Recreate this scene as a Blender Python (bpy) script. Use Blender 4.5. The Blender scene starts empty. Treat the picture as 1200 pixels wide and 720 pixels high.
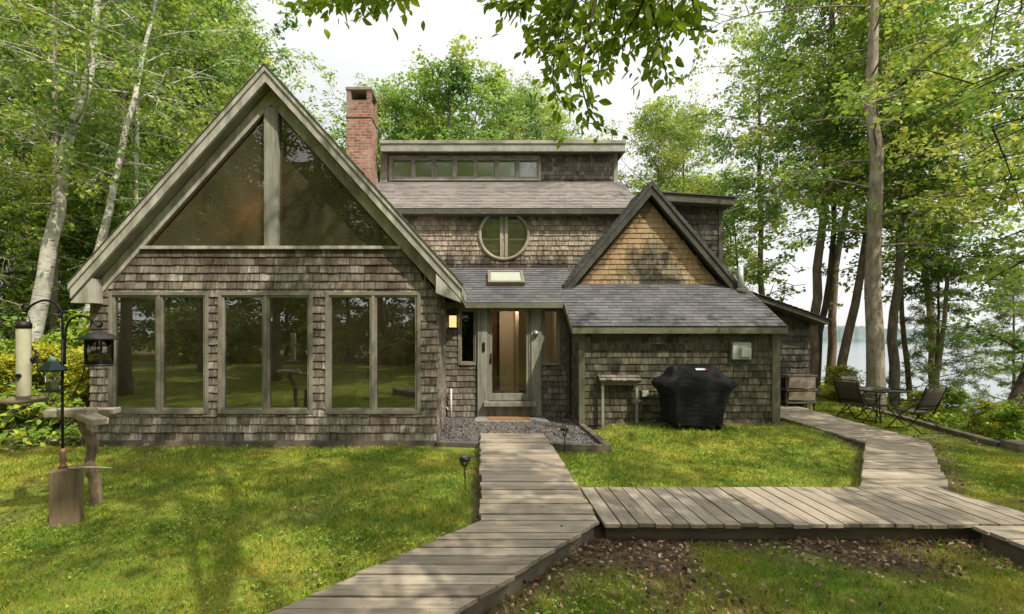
import bpy, math, random
import numpy as np
from mathutils import Vector, Matrix
R = math.radians
rng = np.random.default_rng(7)
random.seed(7)
U = random.uniform
sc = bpy.context.scene
COL = sc.collection

# ------------------------------------------------------------------ helpers
WORLD = set()      # things whose parts are written in world coordinates
def link(o, parent=None):
    COL.objects.link(o)
    if parent is not None:
        o.parent = parent
        if parent.name in WORLD: o.matrix_parent_inverse = Matrix.Translation(-Vector(parent.location))
    return o

def tag(o, label=None, cat=None, group=None, kind=None):
    if label: o['label'] = label
    if cat: o['category'] = cat
    if group: o['group'] = group
    if kind: o['kind'] = kind
    return o

def thing(name, label, cat, loc=(0, 0, 0), rz=0.0, group=None):
    o = bpy.data.objects.new(name, None)
    o.empty_display_size = 0.1
    o.location = loc
    o.rotation_euler = (0, 0, rz)
    COL.objects.link(o)
    return tag(o, label, cat, group)

def copy_tree(o, parent=None):
    c = o.copy()
    COL.objects.link(c)
    if parent is not None:
        c.parent = parent
    for ch in list(o.children):
        copy_tree(ch, c)
    return c

def np_mesh(name, verts, faces_flat, loop_tot, rnd=None, smooth=False, extra=None):
    """fast mesh from arrays: verts (N,3), flat loop indices, loop totals per face"""
    me = bpy.data.meshes.new(name)
    nv, nl, nf = len(verts), len(faces_flat), len(loop_tot)
    me.vertices.add(nv); me.loops.add(nl); me.polygons.add(nf)
    me.vertices.foreach_set('co', np.asarray(verts, dtype=np.float32).ravel())
    me.loops.foreach_set('vertex_index', np.asarray(faces_flat, dtype=np.int32))
    lt = np.asarray(loop_tot, dtype=np.int32)
    ls = np.zeros(nf, dtype=np.int32); ls[1:] = np.cumsum(lt)[:-1]
    me.polygons.foreach_set('loop_start', ls)
    me.polygons.foreach_set('loop_total', lt)
    me.update(calc_edges=True)
    if rnd is not None:
        a = me.attributes.new('rnd', 'FLOAT', 'FACE')
        a.data.foreach_set('value', np.asarray(rnd, dtype=np.float32))
    if extra:
        for k, v in extra.items():
            a = me.attributes.new(k, 'FLOAT', 'POINT')
            a.data.foreach_set('value', np.asarray(v, dtype=np.float32))
    if smooth:
        me.polygons.foreach_set('use_smooth', np.ones(nf, dtype=bool))
    me.validate()
    return me

class MB:
    """collects shapes of one part"""
    def __init__(s):
        s.v = []; s.f = []; s.r = []; s.sm = []
    def add(s, vs, fs, rnd=None, smooth=False):
        b = len(s.v)
        r = U(0, 1) if rnd is None else rnd
        s.v.extend([tuple(p) for p in vs])
        for f in fs:
            s.f.append([i + b for i in f]); s.r.append(r); s.sm.append(smooth)
        return s
    def box(s, x0, x1, y0, y1, z0, z1, rnd=None):
        vs = [(x0,y0,z0),(x1,y0,z0),(x1,y1,z0),(x0,y1,z0),(x0,y0,z1),(x1,y0,z1),(x1,y1,z1),(x0,y1,z1)]
        fs = [(3,2,1,0),(4,5,6,7),(0,1,5,4),(1,2,6,5),(2,3,7,6),(3,0,4,7)]
        return s.add(vs, fs, rnd)
    def rbox(s, c, size, M, rnd=None):
        """box centred at c, rotated by the matrix M"""
        hx, hy, hz = size[0]/2, size[1]/2, size[2]/2
        vs = []
        for dz in (-hz, hz):
            for dx, dy in ((-hx,-hy),(hx,-hy),(hx,hy),(-hx,hy)):
                vs.append(Vector(c) + M @ Vector((dx,dy,dz)))
        fs = [(3,2,1,0),(4,5,6,7),(0,1,5,4),(1,2,6,5),(2,3,7,6),(3,0,4,7)]
        return s.add(vs, fs, rnd)
    def prism_xz(s, poly, y0, y1, rnd=None):
        """polygon in x,z (counter-clockwise seen from -y) extruded along y"""
        n = len(poly)
        vs = [(x, y0, z) for x, z in poly] + [(x, y1, z) for x, z in poly]
        fs = [tuple(range(n)), tuple(range(2*n-1, n-1, -1))]
        for i in range(n):
            j = (i+1) % n
            fs.append((i, i+n, j+n, j))
        return s.add(vs, fs, rnd)
    def prism_yz(s, poly, x0, x1, rnd=None):
        n = len(poly)
        vs = [(x0, y, z) for y, z in poly] + [(x1, y, z) for y, z in poly]
        fs = [tuple(range(n)), tuple(range(2*n-1, n-1, -1))]
        for i in range(n):
            j = (i+1) % n
            fs.append((i, i+n, j+n, j))
        return s.add(vs, fs, rnd)
    def slab(s, poly, z0, z1, rnd=None):
        """polygon in x,y; z0/z1 numbers or one per corner"""
        n = len(poly)
        if not hasattr(z0, '__len__'): z0 = [z0]*n
        if not hasattr(z1, '__len__'): z1 = [z1]*n
        vs = [(p[0], p[1], z0[i]) for i, p in enumerate(poly)] + [(p[0], p[1], z1[i]) for i, p in enumerate(poly)]
        fs = [tuple(range(n-1, -1, -1)), tuple(range(n, 2*n))]
        for i in range(n):
            j = (i+1) % n
            fs.append((i, j, j+n, i+n))
        return s.add(vs, fs, rnd)
    def tube(s, pts, rad, n=8, rnd=None, cap=True, squash=1.0):
        pts = [Vector(p) for p in pts]
        if not hasattr(rad, '__len__'): rad = [rad]*len(pts)
        vs = []; prev = None
        for i, p in enumerate(pts):
            a = pts[max(i-1, 0)]; b = pts[min(i+1, len(pts)-1)]
            d = (b-a).normalized()
            if prev is None:
                ref = Vector((0,0,1)) if abs(d.z) < .9 else Vector((1,0,0))
                x = d.cross(ref).normalized()
            else:
                x = (prev - d*prev.dot(d)).normalized()
            prev = x
            y = d.cross(x)
            for k in range(n):
                t = 2*math.pi*k/n
                vs.append(p + (x*math.cos(t) + y*math.sin(t)*squash)*rad[i])
        fs = []
        for i in range(len(pts)-1):
            for k in range(n):
                a = i*n+k; b = i*n+(k+1) % n
                fs.append((a, b, b+n, a+n))
        s.add(vs, fs, rnd, True)
        if cap:
            b = len(s.v) - len(vs); m = len(pts)
            s.f.append([b+k for k in range(n-1, -1, -1)]); s.f.append([b+(m-1)*n+k for k in range(n)])
            s.r += [s.r[-1]]*2; s.sm += [False]*2
        return s
    def lathe(s, c, prof, n=20, rnd=None, smooth=True):
        """prof: list of (r, z) from the top or bottom, around a vertical axis at c"""
        vs = []
        for r, z in prof:
            for k in range(n):
                t = 2*math.pi*k/n
                vs.append((c[0]+r*math.cos(t), c[1]+r*math.sin(t), c[2]+z))
        fs = []
        for i in range(len(prof)-1):
            for k in range(n):
                a = i*n+k; b = i*n+(k+1) % n
                fs.append((a, b, b+n, a+n))
        fs.append(tuple(range(n-1, -1, -1))); fs.append(tuple((len(prof)-1)*n+k for k in range(n)))
        return s.add(vs, fs, rnd, smooth)
    def build(s, name, mat, parent=None, bevel=0.0, sharp=True):
        flat = [i for f in s.f for i in f]
        me = np_mesh(name, np.array(s.v, dtype=np.float32), flat, [len(f) for f in s.f], s.r)
        me.polygons.foreach_set('use_smooth', np.array(s.sm, dtype=bool))
        o = bpy.data.objects.new(name, me)
        if mat: me.materials.append(mat)
        link(o, parent)
        if bevel:
            m = o.modifiers.new('bevel', 'BEVEL'); m.width = bevel; m.segments = 2; m.limit_method = 'ANGLE'; m.angle_limit = R(40)
        return o

def sstep(a, b, x):
    t = np.clip((x-a)/(b-a), 0, 1)
    return t*t*(3-2*t)

# ------------------------------------------------------------------ materials
class NT:
    def __init__(s, name):
        s.m = bpy.data.materials.new(name); s.m.use_nodes = True
        s.t = s.m.node_tree; s.t.nodes.clear()
        s.out = s.n('ShaderNodeOutputMaterial')
    def n(s, typ, **kw):
        x = s.t.nodes.new(typ)
        for k, v in kw.items():
            setattr(x, k, v)
        return x
    def l(s, a, b): s.t.links.new(a, b)
    def val(s, inp, v):
        if isinstance(v, bpy.types.NodeSocket): s.l(v, inp)
        else: inp.default_value = v
    def coord(s, scale=(1,1,1), offset=None, kind='Object'):
        c = s.n('ShaderNodeTexCoord').outputs[kind]
        if offset is not None:
            a = s.n('ShaderNodeVectorMath', operation='ADD'); s.l(c, a.inputs[0]); s.l(offset, a.inputs[1]); c = a.outputs[0]
        m = s.n('ShaderNodeVectorMath', operation='MULTIPLY'); s.l(c, m.inputs[0]); m.inputs[1].default_value = scale
        return m.outputs[0]
    def noise(s, vec, scale, detail=4, rough=.6, dist=0):
        x = s.n('ShaderNodeTexNoise'); s.l(vec, x.inputs['Vector'])
        x.inputs['Scale'].default_value = scale; x.inputs['Detail'].default_value = detail
        x.inputs['Roughness'].default_value = rough; x.inputs['Distortion'].default_value = dist
        return x.outputs['Fac']
    def ramp(s, fac, stops, interp='LINEAR'):
        x = s.n('ShaderNodeValToRGB'); s.l(fac, x.inputs[0]); cr = x.color_ramp; cr.interpolation = interp
        while len(cr.elements) < len(stops): cr.elements.new(.5)
        for e, (p, c) in zip(cr.elements, stops):
            e.position = p; e.color = (c, c, c, 1) if not hasattr(c, '__len__') else (*c, 1)
        return x.outputs[0]
    def mix(s, fac, a, b, mode='MIX'):
        x = s.n('ShaderNodeMix', data_type='RGBA', blend_type=mode)
        s.val(x.inputs[0], fac)
        for i, v in ((6, a), (7, b)):
            if isinstance(v, bpy.types.NodeSocket): s.l(v, x.inputs[i])
            else: x.inputs[i].default_value = (*v, 1) if hasattr(v, '__len__') else (v, v, v, 1)
        return x.outputs[2]
    def math(s, op, a, b=0.0, clamp=False):
        x = s.n('ShaderNodeMath', operation=op, use_clamp=clamp); s.val(x.inputs[0], a); s.val(x.inputs[1], b)
        return x.outputs[0]
    def attr(s, name):
        return s.n('ShaderNodeAttribute', attribute_name=name).outputs['Fac']
    def rvec(s, k=37.0):
        a = s.attr('rnd')
        c = s.n('ShaderNodeCombineXYZ')
        for i, f in enumerate((k, k*1.7, k*.6)): s.l(s.math('MULTIPLY', a, f), c.inputs[i])
        return c.outputs[0]
    def bump(s, h, strength=.3, dist=.01):
        b = s.n('ShaderNodeBump'); s.l(h, b.inputs['Height']); b.inputs['Strength'].default_value = strength; b.inputs['Distance'].default_value = dist
        return b.outputs[0]
    def bsdf(s, col, rough=.8, bump=None, metal=0.0, spec=.3, emit=None, es=0):
        p = s.n('ShaderNodeBsdfPrincipled')
        if isinstance(col, bpy.types.NodeSocket): s.l(col, p.inputs['Base Color'])
        else: p.inputs['Base Color'].default_value = (*col, 1)
        s.val(p.inputs['Roughness'], rough); p.inputs['Metallic'].default_value = metal
        p.inputs['Specular IOR Level'].default_value = spec
        if bump is not None: s.l(bump, p.inputs['Normal'])
        if emit: p.inputs['Emission Color'].default_value = (*emit, 1); p.inputs['Emission Strength'].default_value = es
        s.l(p.outputs[0], s.out.inputs[0])
        return s.m

def shingle_wood(name, cols, streak=.75, stain_col=(.035,.03,.022), stain=(.55,.75), patch=None, tint=None, moss=None):
    """weathered cedar: colour per shingle, vertical streaks, dark wet stains"""
    t = NT(name)
    r = t.attr('rnd')
    k = len(cols)
    base = t.ramp(r, [(i/(k-1), c) for i, c in enumerate(cols)])
    st = t.noise(t.coord((22, 22, 1.3), t.rvec(3.1)), 1.0, 4, .65)
    base = t.mix(t.ramp(st, [(.38, 0), (.68, 1)]), t.mix(1.0, base, (streak*.62,)*3, 'MULTIPLY'), base)
    fine = t.noise(t.coord((130, 130, 7)), 1.0, 3, .6)
    base = t.mix(1.0, base, t.ramp(fine, [(.25, .68), (.75, 1.22)]), 'MULTIPLY')
    big = t.noise(t.coord((.9, .9, .55)), 1.0, 5, .6, .3)
    base = t.mix(t.ramp(big, [(stain[0], 0), (stain[1], .85)]), base, stain_col)
    if tint:
        b2 = t.noise(t.coord((.5, .5, .8), None), 1.3, 3, .5)
        base = t.mix(t.ramp(b2, [(.45, 0), (.65, .55)]), base, tint)
    if moss:
        b3 = t.noise(t.coord((6, 6, 1.2)), 1.0, 4, .6)
        base = t.mix(t.ramp(b3, [(.48, 0), (.7, .6)]), base, moss)
    if patch:
        base = patch(t, base)
    return t.bsdf(base, .88, t.bump(t.math('ADD', fine, st), .5, .006), spec=.15)

def trim_wood(name, c1, c2, lich=(.31,.30,.245), axis=(2,2,2), dark=(.07,.065,.05)):
    t = NT(name)
    a = t.noise(t.coord((3, 3, 3), t.rvec()), 1.0, 6, .7, .5)
    g = t.noise(t.coord(axis, t.rvec()), 1.0, 4, .6)
    c = t.mix(t.ramp(a, [(.3, 0), (.7, 1)]), c1, c2)
    c = t.mix(t.ramp(g, [(.35, .55), (.6, 0)]), c, dark)
    l = t.noise(t.coord((14, 14, 14)), 1.0, 5, .7)
    c = t.mix(t.ramp(l, [(.56, 0), (.68, .55)]), c, lich)
    return t.bsdf(c, .85, t.bump(g, .25, .004), spec=.2)

def board_wood(name, cols, axis, knots=True):
    t = NT(name)
    off = t.rvec(29)
    r = t.attr('rnd')
    base = t.ramp(r, [(i/(len(cols)-1), c) for i, c in enumerate(cols)])
    g = t.noise(t.coord(axis, off), 1.0, 5, .65, .6)
    base = t.mix(1.0, base, t.ramp(g, [(.28, .55), (.5, .98), (.72, 1.22)]), 'MULTIPLY')
    b = t.noise(t.coord((1.6,1.6,1.6), off), 1.0, 4, .6)
    base = t.mix(t.ramp(b, [(.52, 0), (.74, .55)]), base, (.16,.14,.115))
    b2 = t.noise(t.coord((2.3,2.3,2.3)), 1.0, 4, .65)
    base = t.mix(t.ramp(b2, [(.5, 0), (.7, .4)]), base, (.36,.27,.17))
    al = t.noise(t.coord((.9,.9,.9)), 1.0, 5, .7)
    base = t.mix(t.ramp(al, [(.50, 0), (.68, .35)]), base, (.21,.185,.13))
    sp = t.noise(t.coord((9, 9, 9), off), 1.0, 3, .7)
    base = t.mix(t.ramp(sp, [(.68, 0), (.76, .7)]), base, (.07,.06,.05))
    return t.bsdf(base, .82, t.bump(g, .5, .004), spec=.2)

def plain(name, col, rough=.5, metal=0.0, var=.25, scale=8, bump=0.0, spec=.4, emit=None, es=0):
    t = NT(name)
    a = t.noise(t.coord(), scale, 5, .65)
    c = t.mix(1.0, col, t.ramp(a, [(.25, 1-var), (.75, 1+var)]), 'MULTIPLY')
    return t.bsdf(c, rough, t.bump(a, bump, .01) if bump else None, metal, spec, emit, es)

def roof_asphalt(name, cols, moss=None):
    t = NT(name)
    r = t.attr('rnd')
    base = t.ramp(r, [(i/(len(cols)-1), c) for i, c in enumerate(cols)])
    g = t.noise(t.coord(), 220, 2, .8)
    base = t.mix(1.0, base, t.ramp(g, [(.3, .6), (.7, 1.45)]), 'MULTIPLY')
    a = t.noise(t.coord((.8,.5,.5)), 1.4, 4, .6)
    base = t.mix(1.0, base, t.ramp(a, [(.3, .78), (.7, 1.15)]), 'MULTIPLY')
    if moss:
        base = moss(t, base)
    return t.bsdf(base, .93, t.bump(g, .6, .003), spec=.15)

def glass(name, tint=(.93,.95,.92), refl=.07, wavy=.02, rough=0.0, pale_veil=0.0):
    t = NT(name)
    tr = t.n('ShaderNodeBsdfTransparent'); tr.inputs[0].default_value = (*tint, 1)
    gl = t.n('ShaderNodeBsdfGlossy'); gl.inputs['Roughness'].default_value = rough; gl.inputs[0].default_value = (.95,.97,.95,1)
    w = t.noise(t.coord(), 2.2, 1, .5)
    b = t.bump(w, wavy, .1); t.l(b, gl.inputs['Normal'])
    f = t.n('ShaderNodeFresnel'); f.inputs[0].default_value = 1.5
    m = t.n('ShaderNodeMixShader'); t.l(t.math('ADD', f.outputs[0], refl, True), m.inputs[0])
    t.l(tr.outputs[0], m.inputs[1]); t.l(gl.outputs[0], m.inputs[2]); o = m.outputs[0]
    if pale_veil:      # pale diffuse layer painted in to make the panes look brighter
        d = t.n('ShaderNodeBsdfDiffuse'); d.inputs[0].default_value = (.42,.36,.22,1)
        m2 = t.n('ShaderNodeMixShader'); dn = t.noise(t.coord((1,1,.5)), 1.3, 4, .6)
        t.l(t.math('MULTIPLY', dn, pale_veil*2), m2.inputs[0]); t.l(o, m2.inputs[1]); t.l(d.outputs[0], m2.inputs[2]); o = m2.outputs[0]
    t.l(o, t.out.inputs[0])
    return t.m

def foliage(name, stops, trans=.4, var_scale=.35):
    """leaf colour per leaf and per clump; thin leaves let light through"""
    t = NT(name)
    r = t.attr('rnd')
    base = t.ramp(r, stops)
    oi = t.n('ShaderNodeObjectInfo').outputs['Random']
    big = t.noise(t.coord((1,1,1)), var_scale, 2, .5)
    base = t.mix(1.0, base, t.ramp(big, [(.3, (.75,.8,.8)), (.7, (1.2,1.15,1.0))]), 'MULTIPLY')
    base = t.mix(1.0, base, t.ramp(oi, [(0, (.82,.9,.95)), (1, (1.18,1.08,.95))]), 'MULTIPLY')
    p = t.n('ShaderNodeBsdfPrincipled'); t.l(base, p.inputs['Base Color'])
    p.inputs['Roughness'].default_value = .5; p.inputs['Specular IOR Level'].default_value = .3
    tl = t.n('ShaderNodeBsdfTranslucent')
    t.l(t.mix(1.0, base, (1.12,1.08,.62), 'MULTIPLY'), tl.inputs[0])
    m = t.n('ShaderNodeMixShader'); m.inputs[0].default_value = trans
    t.l(p.outputs[0], m.inputs[1]); t.l(tl.outputs[0], m.inputs[2]); t.l(m.outputs[0], t.out.inputs[0])
    return t.m

def bark(name, c1, c2, spots=None, stretch=(9,9,1.6)):
    t = NT(name)
    a = t.noise(t.coord(stretch), 1.6, 6, .7, .4)
    c = t.mix(t.ramp(a, [(.35, 0), (.65, 1)]), c1, c2)
    b = t.noise(t.coord(), 3.0, 4, .6)
    c = t.mix(1.0, c, t.ramp(b, [(.3, .7), (.7, 1.25)]), 'MULTIPLY')
    if spots:
        s2 = t.noise(t.coord((5,5,26)), 1.0, 3, .6)
        c = t.mix(t.ramp(s2, [(.58, 0), (.66, .9)]), c, spots)
        l = t.noise(t.coord(), 7.0, 4, .7)
        c = t.mix(t.ramp(l, [(.6, 0), (.7, .6)]), c, (.28,.29,.2))
    return t.bsdf(c, .92, t.bump(a, .7, .03), spec=.1)

M = {}
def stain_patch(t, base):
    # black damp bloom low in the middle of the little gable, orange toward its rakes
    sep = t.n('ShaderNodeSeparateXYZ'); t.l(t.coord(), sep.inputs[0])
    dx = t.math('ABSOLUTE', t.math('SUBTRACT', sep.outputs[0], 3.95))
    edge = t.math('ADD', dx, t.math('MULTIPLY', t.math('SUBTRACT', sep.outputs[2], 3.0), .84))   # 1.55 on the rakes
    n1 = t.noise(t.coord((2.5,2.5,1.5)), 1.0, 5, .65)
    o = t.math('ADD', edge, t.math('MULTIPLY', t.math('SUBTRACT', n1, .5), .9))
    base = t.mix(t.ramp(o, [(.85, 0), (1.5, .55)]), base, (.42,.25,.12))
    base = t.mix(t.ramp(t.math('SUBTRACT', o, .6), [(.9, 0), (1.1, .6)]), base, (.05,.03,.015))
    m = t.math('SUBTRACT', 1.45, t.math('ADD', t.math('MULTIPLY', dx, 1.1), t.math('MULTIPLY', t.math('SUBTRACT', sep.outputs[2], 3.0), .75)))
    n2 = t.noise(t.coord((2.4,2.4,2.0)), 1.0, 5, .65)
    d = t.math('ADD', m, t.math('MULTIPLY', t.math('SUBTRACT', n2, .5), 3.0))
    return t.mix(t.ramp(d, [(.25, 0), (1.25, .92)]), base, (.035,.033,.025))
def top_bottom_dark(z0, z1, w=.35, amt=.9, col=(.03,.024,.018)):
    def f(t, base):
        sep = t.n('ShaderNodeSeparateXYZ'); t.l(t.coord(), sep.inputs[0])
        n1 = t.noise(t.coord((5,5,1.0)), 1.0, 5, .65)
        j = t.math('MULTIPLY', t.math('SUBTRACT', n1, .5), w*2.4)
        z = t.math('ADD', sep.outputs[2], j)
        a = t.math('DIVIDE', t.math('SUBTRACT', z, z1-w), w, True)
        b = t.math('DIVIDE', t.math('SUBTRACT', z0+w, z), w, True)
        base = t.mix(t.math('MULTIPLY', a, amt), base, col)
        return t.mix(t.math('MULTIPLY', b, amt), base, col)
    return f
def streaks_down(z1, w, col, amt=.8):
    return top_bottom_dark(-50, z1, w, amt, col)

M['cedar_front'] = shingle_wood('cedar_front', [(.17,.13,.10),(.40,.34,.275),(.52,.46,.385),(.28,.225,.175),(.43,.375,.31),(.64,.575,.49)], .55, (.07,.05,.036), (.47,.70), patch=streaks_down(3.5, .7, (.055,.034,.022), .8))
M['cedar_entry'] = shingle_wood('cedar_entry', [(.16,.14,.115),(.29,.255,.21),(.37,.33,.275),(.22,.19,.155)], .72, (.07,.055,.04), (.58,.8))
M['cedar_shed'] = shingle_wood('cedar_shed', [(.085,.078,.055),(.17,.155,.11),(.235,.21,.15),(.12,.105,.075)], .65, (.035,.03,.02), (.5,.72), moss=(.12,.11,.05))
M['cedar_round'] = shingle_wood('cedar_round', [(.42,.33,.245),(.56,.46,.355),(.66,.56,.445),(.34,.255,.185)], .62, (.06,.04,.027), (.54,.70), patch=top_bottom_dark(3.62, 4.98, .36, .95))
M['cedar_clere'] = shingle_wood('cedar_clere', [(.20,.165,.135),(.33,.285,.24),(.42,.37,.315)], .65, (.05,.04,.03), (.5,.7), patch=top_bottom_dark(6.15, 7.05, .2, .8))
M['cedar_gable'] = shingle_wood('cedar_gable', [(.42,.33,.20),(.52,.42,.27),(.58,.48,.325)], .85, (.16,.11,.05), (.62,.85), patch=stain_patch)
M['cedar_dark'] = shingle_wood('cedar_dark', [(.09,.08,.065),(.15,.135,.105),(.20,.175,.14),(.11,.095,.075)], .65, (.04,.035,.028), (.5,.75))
M['trim'] = trim_wood('weathered_trim', (.28,.262,.215), (.42,.40,.335))
M['trim_rake'] = trim_wood('rake_trim', (.37,.345,.295), (.57,.535,.465), axis=(6,6,1.2))
M['trim_dark'] = trim_wood('dark_trim', (.06,.06,.048), (.14,.135,.10), (.22,.22,.15))
M['trim_win'] = trim_wood('window_trim', (.21,.19,.145), (.30,.27,.215), (.28,.26,.2))
M['post'] = trim_wood('grey_post', (.24,.235,.19), (.36,.35,.29), axis=(9,9,.8))
M['soffit'] = trim_wood('soffit_wood', (.20,.19,.135), (.27,.255,.19), (.23,.23,.15))
M['roof_mid'] = roof_asphalt('roof_mid', [(.19,.165,.155),(.24,.215,.20),(.28,.25,.235),(.22,.195,.18)])
M['roof_low'] = roof_asphalt('roof_low', [(.09,.09,.093),(.112,.111,.114),(.14,.137,.139),(.10,.099,.102)])
M['deck'] = board_wood('deck_boards', [(.26,.215,.165),(.39,.33,.26),(.32,.265,.205),(.43,.365,.29)], (2.2, 34, 30))
M['deck_y'] = board_wood('deck_boards_lengthwise', [(.25,.21,.165),(.36,.31,.25),(.30,.25,.195),(.40,.34,.275)], (34, 2.2, 30))
M['stringer'] = board_wood('stringer_wood', [(.12,.10,.075),(.17,.145,.11)], (3,3,30))
M['timber'] = board_wood('old_timber', [(.09,.08,.06),(.14,.12,.09)], (3,3,26))
M['block'] = board_wood('post_block', [(.19,.135,.08),(.22,.16,.095)], (26,26,2))
M['pale_wood'] = board_wood('pale_wood', [(.42,.36,.28),(.5,.43,.33)], (3,20,20))
M['glass'] = glass('window_glass', (.90,.92,.84), .21, .014, 0, .035)
M['glass_up'] = glass('upper_glass', (.9,.84,.66), .085, .008, 0, .11)
M['glass_clere'] = glass('clerestory_glass', (.8,.83,.78), .26, .0, .10, .10)
M['glass_door'] = glass('door_glass', (.96,.95,.9), .02, .01)
M['sky_glass'] = glass('skylight_glass', (.9,.92,.9), .25, .02)
M['feeder_glass'] = glass('feeder_glass', (.93,.95,.88), .03, .02)
M['black'] = plain('black_metal', (.02,.02,.02), .45, .6, .3)
M['brown_metal'] = plain('dark_bronze_metal', (.035,.03,.027), .5, .5, .3)
M['dark'] = plain('dark_void', (.015,.014,.012), .9)
M['steel'] = plain('galvanised_steel', (.45,.46,.46), .45, .6, .15)
M['white_pvc'] = plain('white_pvc', (.62,.62,.58), .5, 0, .12)
M['grey_box'] = plain('grey_box', (.40,.41,.36), .55, 0, .12)
M['tan_box'] = plain('tan_box', (.42,.37,.27), .6, 0, .15)
M['stone'] = plain('stone_slab', (.25,.24,.215), .9, 0, .3, 6, .3)
M['coir'] = plain('coir_mat', (.28,.145,.06), .95, 0, .35, 60, .5)
# ------------------------------------------------------------------ terrain
BK0 = np.array((8.95, 8.6)); BKD = np.array((1.75, 7.4)); BKD = BKD/np.linalg.norm(BKD)
def bank(x, y):
    """signed distance to the lake side of the timber edge"""
    return (x-BK0[0])*BKD[1] - (y-BK0[1])*BKD[0]
LAKE = -3.7
def gz(x, y):
    x = np.asarray(x, float); y = np.asarray(y, float)
    z = .17*sstep(7.6, 9.2, y)*sstep(2.05, 2.7, x)*(1-sstep(6.2, 8.2, x))
    b = bank(x, y)
    z = z - .25*sstep(.1, 1.2, b) - 4.9*sstep(1.0, 17.0, b)
    z = z + .5*sstep(-9, -16, x)*sstep(6, 14, y)
    z = z + .012*np.sin(x*1.7+.3)*np.sin(y*1.3) + .02*np.sin(x*.5)*np.sin(y*.7+1)
    far = sstep(18, 60, y)*(1-sstep(-4, 4, b))
    return z + 1.2*far
def in_walk(x, y, m=0.0):
    x = np.asarray(x, float); y = np.asarray(y, float)
    w = (x > -m) & (x < 1.13+m) & (y > 4.7) & (y < 8.9)
    t = (4.74-y)/1.62
    w |= (y <= 4.75) & (y > 1) & (x > -1.36*t-m) & (x < 1.13-1.33*t+m)
    w |= (x > 1-m) & (x < 5.5+m) & (y > 4.62-m) & (y < 5.75+m)
    w |= (x > 4.55-m) & (x < 5.5+m) & (y < 4.7) & (y > 1)
    s = (y-5.7)/2.45
    w |= (y > 5.7) & (y <= 8.15) & (x > 4.39+1.93*s-m) & (x < 5.45+1.95*s+m)
    w |= (y > 8.1) & (y < 11.9) & (x > 6.28-m) & (x < 7.4+m)
    return w
def in_house(x, y):
    x = np.asarray(x, float); y = np.asarray(y, float)
    h = (x > -6.9) & (x < -.72) & (y > 8.66)
    h |= (x >= -.8) & (x < 2.12) & (y > 8.02)
    h |= (x > 1.9) & (x < 6.0) & (y > 9.82)
    h |= (x > 5.8) & (x < 7.9) & (y > 11.78)
    return h & (y < 18)
def vnoise(x, y, s, seed=0):
    """smooth value noise on arrays"""
    g = np.random.default_rng(seed).random((64, 64))
    fx = np.asarray(x)*s + 1000; fy = np.asarray(y)*s + 1000
    ix = np.floor(fx).astype(int); iy = np.floor(fy).astype(int)
    tx = fx-ix; ty = fy-iy
    tx = tx*tx*(3-2*tx); ty = ty*ty*(3-2*ty)
    a = g[ix % 64, iy % 64]; b = g[(ix+1) % 64, iy % 64]; c = g[ix % 64, (iy+1) % 64]; d = g[(ix+1) % 64, (iy+1) % 64]
    return (a*(1-tx)+b*tx)*(1-ty) + (c*(1-tx)+d*tx)*ty
def soil(x, y):
    """0 lawn, 1 bare earth and litter"""
    n = vnoise(x, y, 1.4, 3)*.6 + vnoise(x, y, 4.5, 4)*.4
    front = sstep(3.7, 4.7, y+(n-.5)*1.7)*sstep(.2, .9, x)*(1-sstep(5.0, 7.5, x))*(y < 5.2)
    t = (4.74-y)/1.62
    ed = x-(1.13-1.33*t)
    diag = (1-sstep(.1, .8, ed+(n-.5)*.9))*(y < 4.8)*(ed > -.6)*(y > .5)
    edge = np.where(in_walk(x, y, .14), .75, 0)*sstep(.35, .6, n)
    found = (1-sstep(.05, .4, 8.7-y+(n-.5)*.35))*((x > -7.2) & (x < -.7) & (y < 8.9))
    shed = (1-sstep(.02, .4, 9.8-y+(n-.5)*.4))*((x > 2.0) & (x < 6.1) & (y < 10))*.7
    edr = x-(5.45+1.95*(y-5.7)/2.45)
    rwalk = (1-sstep(.05, .45, edr+(n-.5)*.4))*((y > 5.6) & (y < 8.3) & (edr > -.1))*.8
    forest = np.maximum(sstep(-6.9, -8.2, x+(n-.5)*1.6)*sstep(7.2, 8.6, y+(n-.5)*1.5), sstep(14, 17, y))
    forest = np.maximum(forest, sstep(-9.5, -11.5, x+(n-.5)*2)*sstep(5, 7, y))
    bk = sstep(1.2, 3.2, bank(x, y)+(n-.5)*2.5)
    thin = sstep(.60, .86, vnoise(x, y, .55, 9)*.6+n*.4)*.7
    behind = sstep(-26, -32, y)*.8
    s = np.zeros_like(n)
    for a in (front, diag, edge, found, shed, rwalk, forest, bk, thin, behind): s = np.maximum(s, a)
    s = np.where(in_walk(x, y, -.03), 1.0, s)
    return s

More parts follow.
